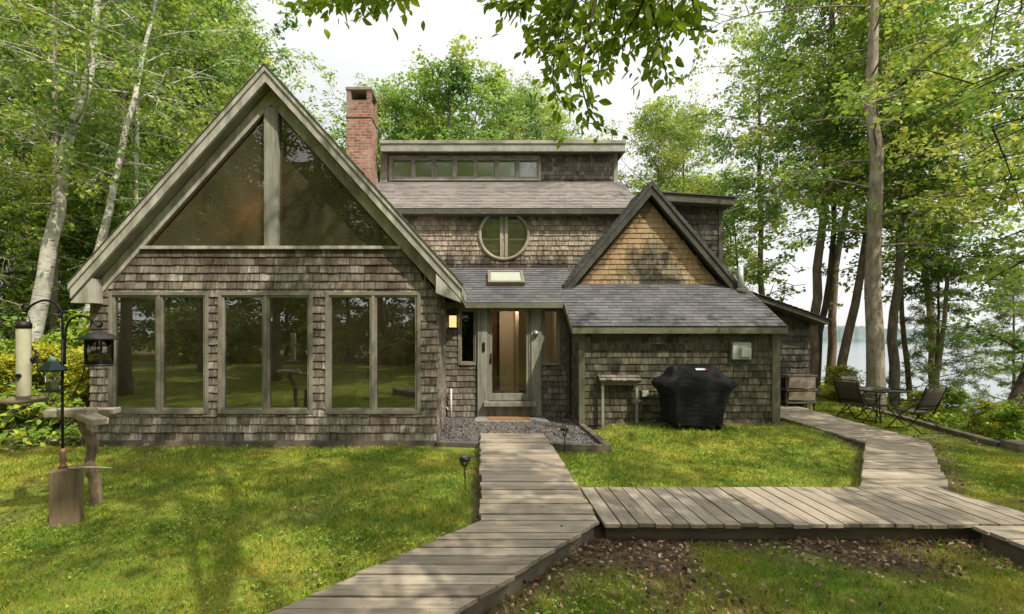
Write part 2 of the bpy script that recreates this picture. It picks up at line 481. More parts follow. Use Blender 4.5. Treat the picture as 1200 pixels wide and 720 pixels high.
def axis(lo, hi, step, far):
    d = np.arange(lo, hi+step/2, step)
    o = []; st = step; p = 0
    while p < far:
        st *= 1.35; p += st; o.append(p)
    o = np.array(o)
    return np.concatenate((lo-o[::-1], d, hi+o))
gx = axis(-13, 16, .12, 2500); gy = axis(0, 17, .12, 2500)
X, Y = np.meshgrid(gx, gy)
Z = gz(X, Y) - .03
nx, ny = len(gx), len(gy)
idx = np.arange(nx*ny).reshape(ny, nx)
q = np.stack((idx[:-1,:-1], idx[:-1,1:], idx[1:,1:], idx[1:,:-1]), -1).reshape(-1, 4)
me = np_mesh('ground', np.stack((X, Y, Z), -1).reshape(-1, 3), q.ravel(), np.full(len(q), 4), smooth=True,
             extra={'soil': np.clip(soil(X, Y), 0, 1).ravel()})
def lawn_color(t):
    """patchy lawn green shared by the turf and its blades"""
    n1 = t.noise(t.coord((1,1,0)), .9, 4, .6)
    n2 = t.noise(t.coord((1,1,0)), 4.5, 4, .65)
    c = t.ramp(n1, [(.3, (.10,.205,.022)), (.5, (.235,.315,.038)), (.7, (.46,.43,.07))])
    return t.mix(t.ramp(n2, [(.4, 0), (.75, .6)]), c, (.42,.38,.10))
t = NT('lawn_soil')
n3 = t.noise(t.coord(), 60, 4, .75)
g = t.mix(1.0, lawn_color(t), t.ramp(n3, [(.25, .35), (.75, 1.1)]), 'MULTIPLY')
e = t.ramp(t.noise(t.coord(), 26, 5, .75), [(.3, (.05,.034,.023)), (.55, (.14,.095,.065)), (.75, (.26,.18,.12))])
c = t.mix(t.attr('soil'), g, e)
t.bsdf(c, .95, t.bump(n3, .8, .03), spec=.1)
me.materials.append(t.m)
ground = link(bpy.data.objects.new('ground', me)); tag(ground, kind='structure')

# lake and the far shore
t = NT('lake_water')
p = t.n('ShaderNodeBsdfPrincipled')
p.inputs['Base Color'].default_value = (.10,.14,.14,1); p.inputs['Roughness'].default_value = .12; p.inputs['Specular IOR Level'].default_value = .9
w1 = t.noise(t.coord((.25, .9, 1)), 1.6, 4, .6); w2 = t.noise(t.coord((1,1,1)), .05, 3, .6)
t.l(t.bump(t.math('ADD', w1, w2), .35, .12), p.inputs['Normal']); t.l(p.outputs[0], t.out.inputs[0])
mb = MB(); mb.add([(8,-200,LAKE),(2400,-200,LAKE),(2400,2400,LAKE),(8,2400,LAKE)], [(0,1,2,3)])
tag(mb.build('lake', t.m), kind='structure')
# wooded hills beyond the water, bumpy with crowns
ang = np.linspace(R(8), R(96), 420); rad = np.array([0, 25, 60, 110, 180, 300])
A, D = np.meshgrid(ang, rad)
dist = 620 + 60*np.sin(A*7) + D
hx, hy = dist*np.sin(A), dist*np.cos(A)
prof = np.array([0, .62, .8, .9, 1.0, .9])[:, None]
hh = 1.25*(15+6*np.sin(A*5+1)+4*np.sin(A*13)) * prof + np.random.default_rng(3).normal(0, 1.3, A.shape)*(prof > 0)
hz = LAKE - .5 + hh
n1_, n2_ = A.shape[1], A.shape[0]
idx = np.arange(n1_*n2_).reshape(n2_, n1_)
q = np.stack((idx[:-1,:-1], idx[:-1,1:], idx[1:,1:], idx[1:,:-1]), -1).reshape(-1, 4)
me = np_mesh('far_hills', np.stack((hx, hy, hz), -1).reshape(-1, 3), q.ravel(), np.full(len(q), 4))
t = NT('hazy_far_wood')
c = t.ramp(t.noise(t.coord(), .12, 5, .7), [(.3, (.10,.135,.14)), (.7, (.17,.21,.20))])  # bluish haze of distance is put into the base colour
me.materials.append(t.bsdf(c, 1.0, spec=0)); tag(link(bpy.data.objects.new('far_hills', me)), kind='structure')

# ------------------------------------------------------------------ boardwalks
WZ = .15
def nails(o, pts):
    m = MB()
    for x, y, z in pts:
        m.add([(x+.0055*math.cos(a), y+.0055*math.sin(a), z+.0015) for a in np.linspace(0, 2*math.pi, 7)[:-1]], [(0,1,2,3,4,5)], .5)
    h = m.build('nail_heads', M['brown_metal'], o); h['kind'] = 'stuff'
def boards_x(mb, rows):
    """boards across the walk: rows = (y, xl, xr) stations walked by pitch"""
    for (y0, l0, r0), (y1, l1, r1) in zip(rows[:-1], rows[1:]):
        z = U(-.005, .005); j = U(-.018, .018); k = U(-.018, .018)
        ym = (y0+y1)/2
        for f in (.05, .95):
            for g in (.32, .62): mb.nl.append((l0+(r0-l0)*f+U(-.012,.012), y0+(y1-y0)*g+U(-.006,.006), mb.z0+z))
        mb.slab([(l0+j, y0), (r0+k, y0), (r1+k, y1-.019), (l1+j, y1-.019)], mb.z0+z-.036, mb.z0+z)
def walk(name, segs, zs, mat, joist, label=None):
    mb = MB(); mb.nl = []
    for (y0, l0, r0), (y1, l1, r1), (z0, z1) in segs:
        n = max(1, round(abs(y1-y0)/.152))
        for i in range(n):
            a, b = i/n, (i+1)/n
            mb.z0 = z0+(z1-z0)*a
            f = lambda q: (y0+(y1-y0)*q, l0+(l1-l0)*q, r0+(r1-r0)*q)
            boards_x(mb, [f(a), f(b)])
    o = mb.build(name, mat, None, .004); tag(o, kind='structure')
    nails(o, mb.nl)
    js = MB()
    for pts in joist:
        for (xa, ya, za), (xb, yb, zb) in zip(pts[:-1], pts[1:]):
            d = Vector((xb-xa, yb-ya, 0)).normalized(); nrm = Vector((-d.y, d.x, 0))*.022
            js.slab([(xa-nrm.x, ya-nrm.y), (xb-nrm.x, yb-nrm.y), (xb+nrm.x, yb+nrm.y), (xa+nrm.x, ya+nrm.y)],
                    [gz(xa,ya)-.1, gz(xb,yb)-.1]*2 if False else [-.1]*4, [za-.045, zb-.045, zb-.045, za-.045])
    js.build('joist', M['stringer'], o)
    return o
walk('boardwalk', [((4.70, 0.0, 1.13), (8.86, 0.0, 1.13), (WZ, WZ)),
                   ((1.2, -2.985, -1.775), (4.70, 0.0, 1.13), (WZ, WZ))], None, M['deck'],
     [[(.06,8.8,WZ),(.06,4.75,WZ),(-2.9,1.25,WZ)], [(1.07,8.8,WZ),(1.06,4.72,WZ),(-1.84,1.25,WZ)]])
mb = MB(); nl_ = []
x = 1.165
while x < 5.5:
    w = .145; z = WZ-.014+U(-.004, .004)
    yf = 4.62+U(-.015, .012); yb = 5.75+U(-.012, .012)
    if x > 5.3: yb = 5.6-5.2*(x-5.3)
    mb.slab([(x, yf), (x+w, yf), (x+w, yb-(.75 if x > 5.3 else 0)), (x, yb)], z-.036, z)
    nl_ += [(x+w*g+U(-.006,.006), yy+U(-.012,.012), z) for yy in (4.74, 5.2, 5.62) for g in (.25, .75)]
    x += .16
o = mb.build('cross_boardwalk', M['deck_y'], None, .004); tag(o, kind='structure'); nails(o, nl_)
js = MB()
for yy in (4.74, 5.2, 5.62): js.box(1.2, 5.3, yy-.022, yy+.022, -.1, WZ-.06)
js.build('joist', M['stringer'], o)
walk('right_boardwalk', [((1.2, 4.57, 5.5), (4.605, 4.57, 5.5), (WZ-.014, WZ-.014))], None, M['deck'],
     [[(4.63,4.55,WZ-.014),(4.63,1.3,WZ-.014)], [(5.44,4.55,WZ-.014),(5.44,1.3,WZ-.014)]])
walk('lakeside_boardwalk', [((5.765, 4.42, 5.45), (8.12, 6.30, 7.36), (WZ-.014, WZ)),
                            ((8.12, 6.30, 7.36), (11.7, 6.12, 7.36), (WZ, .26))], None, M['deck'],
     [[(4.5,5.8,WZ-.014),(6.36,8.12,WZ),(6.18,11.6,.26)], [(5.42,5.8,WZ-.014),(7.3,8.12,WZ),(7.3,11.6,.26)]])

# gravel bed by the door with its timber edging
mb = MB(); mb.slab([(-.77,8.6),(2.03,8.12),(2.0,9.9),(1.95,10.86),(-.77,10.86)], -.05, [.055,.055,.075,.09,.09])
t = NT('gravel_base'); c = t.ramp(t.noise(t.coord(), 45, 4, .8), [(.3,(.07,.06,.055)),(.5,(.17,.16,.15)),(.7,(.30,.29,.28))])
t.bsdf(c, .95, t.bump(t.noise(t.coord(), 50, 3, .8), 1, .02), spec=.1)
tag(mb.build('gravel_bed', t.m), kind='structure')
def scatter_stones(name, pts, s0, s1, mat):
    n = len(pts)
    base = np.array([(1,0,0),(-1,0,0),(0,1,0),(0,-1,0),(0,0,1),(0,0,-1)], float)
    tri = np.array([(0,2,4),(2,1,4),(1,3,4),(3,0,4),(2,0,5),(1,2,5),(3,1,5),(0,3,5)])
    sz = rng.uniform(s0, s1, (n,1,1))*rng.uniform(.6, 1.2, (n,1,3))*np.array((1,1,.6))
    a = rng.uniform(0, 6.28, n); ca, sa = np.cos(a), np.sin(a)
    v = base[None]*sz + rng.normal(0, .0015, (n,6,3))
    vx = v[...,0]*ca[:,None]-v[...,1]*sa[:,None]; vy = v[...,0]*sa[:,None]+v[...,1]*ca[:,None]
    v = np.stack((vx, vy, v[...,2]), -1) + pts[:,None,:]
    f = (tri[None]+6*np.arange(n)[:,None,None]).reshape(-1, 3)
    me = np_mesh(name, v.reshape(-1,3), f.ravel(), np.full(len(f), 3), np.repeat(rng.random(n), 8))
    me.materials.append(mat); return link(bpy.data.objects.new(name, me))
n = 7000
px_ = rng.uniform(-.75, 1.98, n); py_ = rng.uniform(8.15, 10.8, n)
k = (py_ > 8.62-.17*(px_+.77)+.02) & ~((px_ > -.02) & (px_ < 1.15) & (py_ < 8.87))
px_, py_ = px_[k], py_[k]
t = NT('gravel_stone'); c = t.ramp(t.attr('rnd'), [(0,(.06,.065,.07)),(.35,(.15,.155,.16)),(.7,(.25,.25,.245)),(.9,(.20,.13,.09)),(1,(.42,.41,.39))])
t.bsdf(c, .85, spec=.2)
tag(scatter_stones('gravel', np.stack((px_, py_, .066+.035*(py_-8.6)/2.2+rng.uniform(-.004,.01,len(px_))), -1), .008, .02, t.m), kind='stuff')
mb = MB(); mb.slab([(2.0,8.05),(2.13,8.05),(2.02,10.84),(1.93,10.84)], -.08, [.125,.125,.16,.16])
tag(mb.build('timber_edging', M['timber'], None, .008), 'dark weathered timber edging the right side of the gravel bed', 'edging')
mb = MB(); mb.slab([(1.16,8.13),(1.99,7.98),(1.99,8.09),(1.16,8.24)], -.08, .12)
tag(mb.build('timber_edging', M['timber'], None, .008), 'short dark timber across the front of the gravel beside the boardwalk', 'edging')
mb = MB(); mb.slab([(-.76,8.56),(-.06,8.46),(-.06,8.54),(-.76,8.64)], -.08, .05)
tag(mb.build('timber_edging', M['timber'], None, .006), 'low timber strip between lawn and gravel left of the boardwalk', 'edging')
mb = MB(); mb.box(-8.6, -6.95, 8.62, 8.74, -.05, .11)
tag(mb.build('timber_edging', M['timber'], None, .008), 'dark timber edging the planting bed left of the glazed gable', 'edging')
# doorstep slab and coir mat
mb = MB(); mb.slab([(-.13,10.28),(1.42,10.28),(1.40,10.72),(-.11,10.72)], .05, .125)
tag(mb.build('stone_step', M['stone'], None, .012), 'flat grey stone step in front of the glass entry door', 'step')
mb = MB(); mb.box(.16, 1.05, 10.33, 10.68, .1255, .147)
tag(mb.build('doormat', M['coir'], None, .006), 'rectangular orange brown coir doormat lying on the stone step', 'doormat')
# long timber edge above the lake bank, with two stepping blocks at its near end
mb = MB()
q0 = Vector((BK0[0], BK0[1], 0)); d = Vector((BKD[0], BKD[1], 0)); nr = Vector((d.y, -d.x, 0))
for i in range(4):
    a = q0 + d*(i*2.35); b = q0 + d*(i*2.35+2.34)
    mb.slab([(p.x, p.y) for p in (a, b, b+nr*.16, a+nr*.16)][::-1], -.45, .055+U(-.01,.01))
tag(mb.build('timber_edge', M['timber'], None, .012), 'long low timber retaining edge between the lawn and the lake bank', 'retaining edge')
mb = MB(); a = q0 + d*-.42 + nr*.05
mb.slab([(p.x, p.y) for p in (a, a+d*.4, a+d*.4+nr*.42, a+nr*.42)][::-1], -.45, .10)
tag(mb.build('timber_step', M['timber'], None, .012), 'dark square timber block at the near end of the retaining edge', 'step')
mb = MB(); a = q0 + d*-.60 + nr*.44
mb.slab([(p.x, p.y) for p in (a, a+d*.5, a+d*.5+nr*.30, a+nr*.30)][::-1], -.5, -.03)
tag(mb.build('timber_step', M['pale_wood'], None, .012), 'pale lower timber block beside the dark one on the lake bank', 'step')

# ------------------------------------------------------------------ shingles
def shingles(mb, O, A, B, N, poly, exp=.14, wr=(.11,.24), th=.013, openings=(), jit=.009, gap=.007):
    """courses of separate shingles on the plane O + a*A + b*B, standing off along N; poly is convex in (a, b)"""
    O, A, B, N = Vector(O), Vector(A).normalized(), Vector(B).normalized(), Vector(N).normalized()
    amin = min(p[0] for p in poly); amax = max(p[0] for p in poly)
    bmin = min(p[1] for p in poly); bmax = max(p[1] for p in poly)
    def span(b):
        xs = []
        m = len(poly)
        for i in range(m):
            (a0, b0), (a1, b1) = poly[i], poly[(i+1) % m]
            if (b0-b)*(b1-b) <= 0 and b0 != b1: xs.append(a0+(a1-a0)*(b-b0)/(b1-b0))
        return (min(xs), max(xs)) if len(xs) > 1 else None
    P = lambda a, b, o: O + A*a + B*b + N*o
    b0 = bmin
    while b0 < bmax-.01:
        b1 = min(b0+exp, bmax)
        cuts = sorted({b0, b1} | {v for o in openings for v in (o[2], o[3]) if b0+.004 < v < b1-.004})
        row = []; a = amin-U(0, wr[1])
        while a < amax:
            w = U(*wr); row.append((a, a+w-gap, U(0,1), U(0,jit), U(.8,1.25))); a += w
        for c0, c1 in zip(cuts[:-1], cuts[1:]):
            s0, s1 = span(c0+1e-4), span(c1-1e-4)
            if not s0 or not s1: continue
            mid = (c0+c1)/2
            ops = [o for o in openings if o[2] < mid < o[3]]
            for (a0, a1, r, j, tk) in row:
                iv = [(a0, a1)]
                for o in ops:
                    nv = []
                    for p, q_ in iv:
                        if q_ <= o[0] or p >= o[1]: nv.append((p, q_)); continue
                        if p < o[0]: nv.append((p, o[0]))
                        if q_ > o[1]: nv.append((o[1], q_))
                    iv = nv
                for p, q_ in iv:
                    bl, br = max(p, s0[0]), min(q_, s0[1]); tl, tr = max(p, s1[0]), min(q_, s1[1])
                    if br-bl < .004 and tr-tl < .004: continue
                    br = max(br, bl+.001); tr = max(tr, tl+.001)
                    jb = j if c0 == b0 else 0
                    o0 = th*1.35*tk*(1-(c0-b0)/exp)+.004; o1 = th*tk*(1-(c1-b0)/exp)+.004
                    vs = [P(bl,c0-jb,o0), P(br,c0-jb,o0), P(tr,c1+.004,o1), P(tl,c1+.004,o1), P(bl,c0-jb,0), P(br,c0-jb,0)]
                    mb.add(vs, [(0,1,2,3),(4,5,1,0),(4,0,3),(1,5,2)], r)
        b0 = b1
    return mb
# ------------------------------------------------------------------ the house
house = thing('cottage', 'weathered cedar shingled cottage with a glazed gable front and red brick chimney', 'house', (0, 10.85, 0))
WORLD.add(house.name)
EX, EZ, EYF = (1,0,0), (0,0,1), (0,-1,0)
def window(x0, x1, z0, z1, y, lights, cas, sash, gmat, tmat=None, parent=house, pane_y=.03):
    """casing on the wall plane y, sashes set back a little, one pane per light"""
    tmat = tmat or M['trim_win']
    mb = MB()
    ya, yb = y-.034, y+.06
    mb.box(x0, x0+cas, ya, yb, z0, z1); mb.box(x1-cas, x1, ya, yb, z0, z1)
    mb.box(x0+cas, x1-cas, ya, yb, z1-cas, z1)
    mb.box(x0+cas, x1-cas, ya-.012, yb, z0, z0+cas)
    xs = np.linspace(x0+cas, x1-cas, lights+1)
    hw = cas*.42
    for i in range(1, lights): mb.box(xs[i]-hw, xs[i]+hw, ya+.004, yb, z0+cas, z1-cas)
    panes = []
    for i in range(lights):
        a = xs[i]+(hw if i else 0); b = xs[i+1]-(hw if i < lights-1 else 0)
        s = sash; y2, y3 = y-.012, y+.045
        mb.box(a, a+s, y2, y3, z0+cas, z1-cas); mb.box(b-s, b, y2, y3, z0+cas, z1-cas)
        mb.box(a+s, b-s, y2, y3, z1-cas-s, z1-cas); mb.box(a+s, b-s, y2, y3, z0+cas, z0+cas+s)
        panes.append((a+s-.004, b-s+.004, z0+cas+s-.004, z1-cas-s+.004))
    w = mb.build('window', tmat, parent, .004)
    for a, b, c, d in panes:
        e = U(-.0015, .0015); g = U(-.0015, .0015)
        p = MB(); p.add([(a,y+pane_y+e,c),(b,y+pane_y-e,c),(b,y+pane_y-e+g,d),(a,y+pane_y+e+g,d)], [(0,1,2,3)])
        p.build('pane', gmat, w)
    return w
def rakes(mb, xa, za, m, hl, hr, y0, y1, d0, d1, rnd=None):
    """a pair of boards under a gable roof line, between vertical offsets d0 and d1"""
    xl, xr = xa-hl, xa+hr
    mb.prism_xz([(xl, za-m*hl-d1), (xa, za-d1), (xa, za-d0), (xl, za-m*hl-d0)], y0, y1, rnd)
    mb.prism_xz([(xa, za-d1), (xr, za-m*hr-d1), (xr, za-m*hr-d0), (xa, za-d0)], y0, y1, rnd)
def plane_slab(mb, O, A, B, N, a0, a1, b0, b1, t0, t1):
    O, A, B, N = Vector(O), Vector(A), Vector(B).normalized(), Vector(N).normalized()
    P = lambda a, b, t: O+A*a+B*b+N*t
    vs = [P(a0,b0,t0),P(a1,b0,t0),P(a1,b1,t0),P(a0,b1,t0),P(a0,b0,t1),P(a1,b0,t1),P(a1,b1,t1),P(a0,b1,t1)]
    mb.add(vs, [(3,2,1,0),(4,5,6,7),(0,1,5,4),(1,2,6,5),(2,3,7,6),(3,0,4,7)])

# ---- glazed gable
YA = 8.7; AX0, AX1 = -6.85, -.77; RX, RZ, RM, RH = -3.665, 6.51, 1.113, 3.345
pairs = [(-6.52,-4.77), (-4.60,-2.94), (-2.72,-1.05)]
Z0, Z1, ZS = .52, 2.66, 3.43
mb = MB()
mb.box(AX0, AX1, YA, YA+.14, -.1, Z0)
xs = [AX0] + [v for p in pairs for v in p] + [AX1]
for i in range(0, 8, 2): mb.box(xs[i], xs[i+1], YA, YA+.14, Z0, Z1-.28 if i in (0,) else Z1)
mb.prism_xz([(-6.52,Z1),(-1.05,Z1),(-1.05,2.95),(-1.5,ZS),(-5.85,ZS),(-6.52,2.75)], YA, YA+.14)
mb.box(AX0, AX0+.12, YA+.14, 16, -.1, 2.55); mb.box(AX0, AX1, 15.9, 16, -.1, 2.9)
mb.prism_xz([(AX0,2.9),(AX1,2.9),(RX,6.2)], 15.9, 16.0)
# wall facing the entry court, with its window opening
mb.box(AX1-.12, AX1, YA+.14, 9.2, -.1, 2.75); mb.box(AX1-.12, AX1, 9.2, 10.3, -.1, .75)
mb.box(AX1-.12, AX1, 9.2, 10.3, 2.4, 2.75); mb.box(AX1-.12, AX1, 10.3, 12.3, -.1, 2.75); mb.box(AX1-.12, AX1, 12.3, 16, -.1, 4)
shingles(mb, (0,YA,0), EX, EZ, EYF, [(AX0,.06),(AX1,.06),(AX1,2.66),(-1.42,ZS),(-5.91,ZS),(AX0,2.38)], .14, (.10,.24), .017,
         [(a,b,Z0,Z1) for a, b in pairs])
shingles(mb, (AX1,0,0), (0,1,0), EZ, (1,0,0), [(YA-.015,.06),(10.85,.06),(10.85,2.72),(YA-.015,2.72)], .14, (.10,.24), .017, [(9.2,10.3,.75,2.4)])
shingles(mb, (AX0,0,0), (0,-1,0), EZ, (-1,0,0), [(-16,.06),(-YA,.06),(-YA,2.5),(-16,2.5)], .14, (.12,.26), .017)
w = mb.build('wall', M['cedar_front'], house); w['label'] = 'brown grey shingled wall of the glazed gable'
for a, b in pairs: window(a, b, Z0, Z1, YA, 2, .062, .036, M['glass'])
# side window toward the entry court
mb = MB()
for (a, b, c, d) in ((9.2,9.28,.75,2.4),(10.22,10.3,.75,2.4),(9.28,10.22,.75,.83),(9.28,10.22,2.32,2.4),(9.72,9.78,.83,2.32)): mb.box(AX1-.05, AX1+.036, a, b, c, d)
w = mb.build('window', M['trim_win'], house, .004)
p = MB(); p.add([(AX1-.01,9.28,.83),(AX1-.01,10.22,.83),(AX1-.01,10.22,2.32),(AX1-.01,9.28,2.32)], [(0,1,2,3)]); p.build('pane', M['glass'], w)
# skirt board, sill, mullion, frieze
mb = MB(); mb.box(AX0-.02, AX1+.02, YA-.03, YA+.05, -.12, .055); mb.build('skirt_board', M['timber'], house, .004)
mb = MB(); mb.box(-5.95, -1.38, YA-.065, YA+.1, ZS-.025, ZS+.03)
rakes(mb, RX, RZ, RM, 3.18, 2.89, YA-.03, YA+.06, .30, .565)
mb.build('frieze_board', M['trim_rake'], house, .004)
mb = MB(); mb.box(RX-.122, RX+.122, YA-.05, YA+.09, ZS+.031, 5.9)
mb.build('mullion', M['post'], house, .006)
mb = MB(); rakes(mb, RX, RZ, RM, 2.24, 2.24, YA+.005, YA+.09, .566, .60); mb.build('glazing_stop', plain('brown_stop', (.09,.045,.02), .7), house)
for s in (-1, 1):
    p = MB(); a, b = RX+s*2.255, RX+s*.11; y = YA+.045
    vs = [(a,y,ZS+.02),(b,y,ZS+.02),(b,y+.006*s,5.83)]
    p.add(vs, [(0,1,2) if s < 0 else (1,0,2)])
    p.build('pane', M['glass_up'], house)
# roof of the gable
nl = Vector((-RM, 0, 1)).normalized(); nr_ = Vector((RM, 0, 1)).normalized(); L = RH*math.hypot(1, RM)
mb = MB()
rakes(mb, RX, RZ, RM, RH, RH, 8.49, 16.3, .006, .285)
mb.build('soffit', M['soffit'], house)
mb = MB()
apex = Vector((RX, 0, RZ))
shingles(mb, apex+Vector((-RH,0,-RH*RM)), (0,-1,0), (1,0,RM), nl, [(-16.35,0),(-8.42,0),(-8.42,L),(-16.35,L)], .14, (.2,.33), .01)
shingles(mb, apex+Vector((RH,0,-RH*RM)), (0,1,0), (-1,0,RM), nr_, [(8.42,0),(16.35,0),(16.35,L),(8.42,L)], .14, (.2,.33), .01)
mb.build('roof', M['roof_mid'], house)
mb = MB()
rakes(mb, RX, RZ, RM, RH+.03, RH+.03, 8.385, 8.488, -.008, .012)
mb.build('drip_edge', M['trim_dark'], house)
mb = MB()
rakes(mb, RX, RZ, RM, RH, RH, 8.40, 8.488, .014, .115)
rakes(mb, RX, RZ, RM, RH-.02, RH-.02, 8.425, 8.488, .117, .292)
mb.prism_xz([(-6.99,2.45),(-6.62,2.45),(-6.62,2.87),(-6.99,2.46)], 8.432, 8.69)
mb.prism_xz([(-.76,2.62),(-.34,2.46),(-.34,2.5),(-.76,2.95)], 8.432, 8.69)
mb.box(RX+RH-.02, RX+RH+.01, 8.49, 12.0, RZ-RM*RH-.2, RZ-RM*RH-.01)
mb.box(RX-RH-.01, RX-RH+.02, 8.49, 16.0, RZ-RM*RH-.2, RZ-RM*RH-.01)
mb.build('rake_board', M['trim_rake'], house, .004)
# the room behind the glass
warm = plain('room_wall', (.36,.26,.15), .8); pine = board_wood('pine_ceiling', [(.34,.20,.09),(.42,.26,.12)], (20,2,20)); oak = board_wood('room_floor', [(.20,.12,.06),(.26,.16,.085)], (20,2,20))
mb = MB(); mb.box(-6.72, -.9, 13.5, 13.6, .3, 2.9); mb.prism_xz([(-6.7,2.9),(-.9,2.9),(RX,6.0)], 13.5, 13.6)
mb.box(-6.73, -6.71, 8.85, 13.5, .3, 2.5); mb.build('interior_wall', warm, house)
mb = MB(); mb.box(-6.7, -.9, 8.85, 13.5, .32, .40); mb.build('interior_floor', oak, house)
mb = MB(); rakes(mb, RX, RZ, RM, 3.0, 2.7, 8.86, 13.5, .302, .34); mb.build('interior_ceiling', pine, house)

mb = MB(); mb.lathe((-4.64,11,4.1), [(.04,-.11),(.12,-.07),(.13,0),(.12,.07),(.04,.11)], 16); mb.tube([(-4.64,11,4.2),(-4.64,11,5.2)], .008, 6)
mb.build('added_fill_pendant', plain('fill_pendant_glow', (.8,.7,.5), .4, emit=(1,.70,.40), es=6), house)  # glowing globe added behind the mullion to brighten the gable room
# ---- entry, set back between gable and shed
YE = 10.85
ew = [(-.487,-.075), (1.335,1.745)]
mb = MB()
yb = YE+.12
mb.box(-.77, -.487, YE, yb, 0, 2.62); mb.box(-.487, -.075, YE, yb, 0, 1.245); mb.box(-.487, -.075, YE, yb, 2.5, 2.62)
mb.box(-.075, .15, YE, yb, 0, 2.62); mb.box(.15, 1.105, YE, yb, 0, .45); mb.box(.15, 1.105, YE, yb, 2.52, 2.62)
mb.box(1.105, 1.335, YE, yb, 0, 2.62); mb.box(1.335, 1.745, YE, yb, 0, 1.245); mb.box(1.335, 1.745, YE, yb, 2.5, 2.62); mb.box(1.745, 1.97, YE, yb, 0, 2.62)
shingles(mb, (0,YE,0), EX, EZ, EYF, [(-.76,.12),(1.95,.12),(1.95,2.6),(-.76,2.6)], .13, (.10,.2), .014,
         [(ew[0][0],ew[0][1],1.245,2.5),(ew[1][0],ew[1][1],1.245,2.5),(-.07,1.33,.1,2.6)])
mb.build('wall', M['cedar_entry'], house)['label'] = 'grey shingled wall around the entry door'
for a, b in ew: window(a, b, 1.245, 2.5, YE, 1, .05, .03, M['glass_door'])
mb = MB(); mb.box(-.065, .15, YE-.075, YE, .1, 2.58); mb.build('door_post', M['post'], house, .008)
mb = MB(); mb.box(1.105, 1.33, YE-.075, YE, .1, 2.58); mb.build('door_post', M['post'], house, .008)
mb = MB(); mb.box(.07, 1.2, YE-.2, YE-.076, .36, .46); mb.box(.153, 1.102, YE-.06, YE, .13, .36); mb.build('door_sill', M['post'], house, .008)
mb = MB()
mb.box(.153, .20, YE-.05, YE+.06, .462, 2.55); mb.box(1.055, 1.102, YE-.05, YE+.06, .462, 2.55); mb.box(.20, 1.055, YE-.05, YE+.06, 2.49, 2.55)
mb.build('door_frame', M['trim_win'], house, .004)
mb = MB(); dw = .052
mb.box(.203, .203+dw, YE-.035, YE+.01, .47, 2.487); mb.box(1.052-dw, 1.052, YE-.035, YE+.01, .47, 2.487)
mb.box(.203+dw, 1.052-dw, YE-.035, YE+.01, 2.42, 2.487); mb.box(.203+dw, 1.052-dw, YE-.035, YE+.01, .47, .63)
door = mb.build('door', M['post'], house, .004)
p = MB(); p.add([(.25,YE-.01,.62),(1.005,YE-.01,.62),(1.005,YE-.01,2.43),(.25,YE-.01,2.43)], [(0,1,2,3)]); p.build('pane', M['glass_door'], door)
mb = MB(); mb.box(.215, .245, YE-.048, YE-.035, 1.28, 1.5); mb.tube([(.23,YE-.07,1.31),(.23,YE-.08,1.39),(.23,YE-.07,1.47)], .011)
mb.build('handle', M['black'], door)
mb = MB(); mb.box(.045, .10, YE-.1, YE-.075, 1.55, 1.74); mb.build('keypad', M['black'], house, .006)
mb = MB(); mb.lathe((1.205,YE-.11,1.94), [(.03,-.04),(.05,-.03),(.05,.03),(.02,.05)], 14); mb.box(1.16, 1.25, YE-.088, YE-.075, 1.9, 2.02)
mb.build('door_lamp', M['steel'], house)
# porch lantern, lit
mb = MB(); mb.box(-.68, -.52, YE-.03, YE-.01, 2.03, 2.37); mb.box(-.69, -.51, YE-.16, YE-.03, 2.325, 2.345); mb.box(-.69, -.51, YE-.16, YE-.03, 2.055, 2.07)
lan = mb.build('porch_lantern', M['brown_metal'], house)
mb = MB(); mb.box(-.675, -.525, YE-.145, YE-.032, 2.072, 2.323); mb.build('lamp_glass', plain('lit_amber_glass', (.75,.5,.15), .5, emit=(1,.70,.30), es=1.15), lan)
mb = MB(); mb.tube([(-.635,10.72,.02),(-.635,10.72,.74)], .022, 10); mb.build('vent_stub', M['white_pvc'], house)
mb = MB(); mb.tube([(-.75,9.95,.42),(-.66,9.95,.42),(-.64,9.95,.38)], .014, 8); mb.lathe((-.68,9.95,.44), [(.03,0),(.03,.012)], 10); mb.build('hose_tap', M['steel'], house)
mb = MB(); mb.box(1.87, 1.945, YE-.1, YE-.02, .12, 2.56); mb.build('downspout', M['trim_dark'], house, .006)
# the hall seen through the door
cream = plain('cream_wall', (.74,.66,.52), .8, 0, .06); brownp = board_wood('hall_panelling', [(.24,.11,.045),(.30,.15,.06)], (14,14,2)); tile = plain('hall_floor', (.38,.30,.22), .25, 0, .2, 5)
mb = MB(); mb.box(.5, 1.95, 12.9, 13.0, .4, 3.4); mb.box(1.86, 1.93, 10.98, 12.9, .4, 2.6); mb.box(.86, .93, 12.0, 12.9, .4, 3.2)
mb.build('interior_wall', cream, house)
mb = MB(); mb.box(-.66, .5, 13.2, 13.3, .4, 3.4); mb.box(-.7, -.66, 11, 13.3, .4, 2.6); mb.box(-.02, .0, 11.0, 12.0, .4, 2.6); mb.build('interior_wall', brownp, house)
mb = MB(); mb.box(-.655, -.022, 11.6, 11.62, .46, 2.6); mb.build('interior_wall', M['dark'], house)  # dark sheet added so the left sidelight looks into deep shade
mb = MB(); mb.box(-.66, 1.86, 10.97, 13.3, .40, .455); mb.build('interior_floor', tile, house)

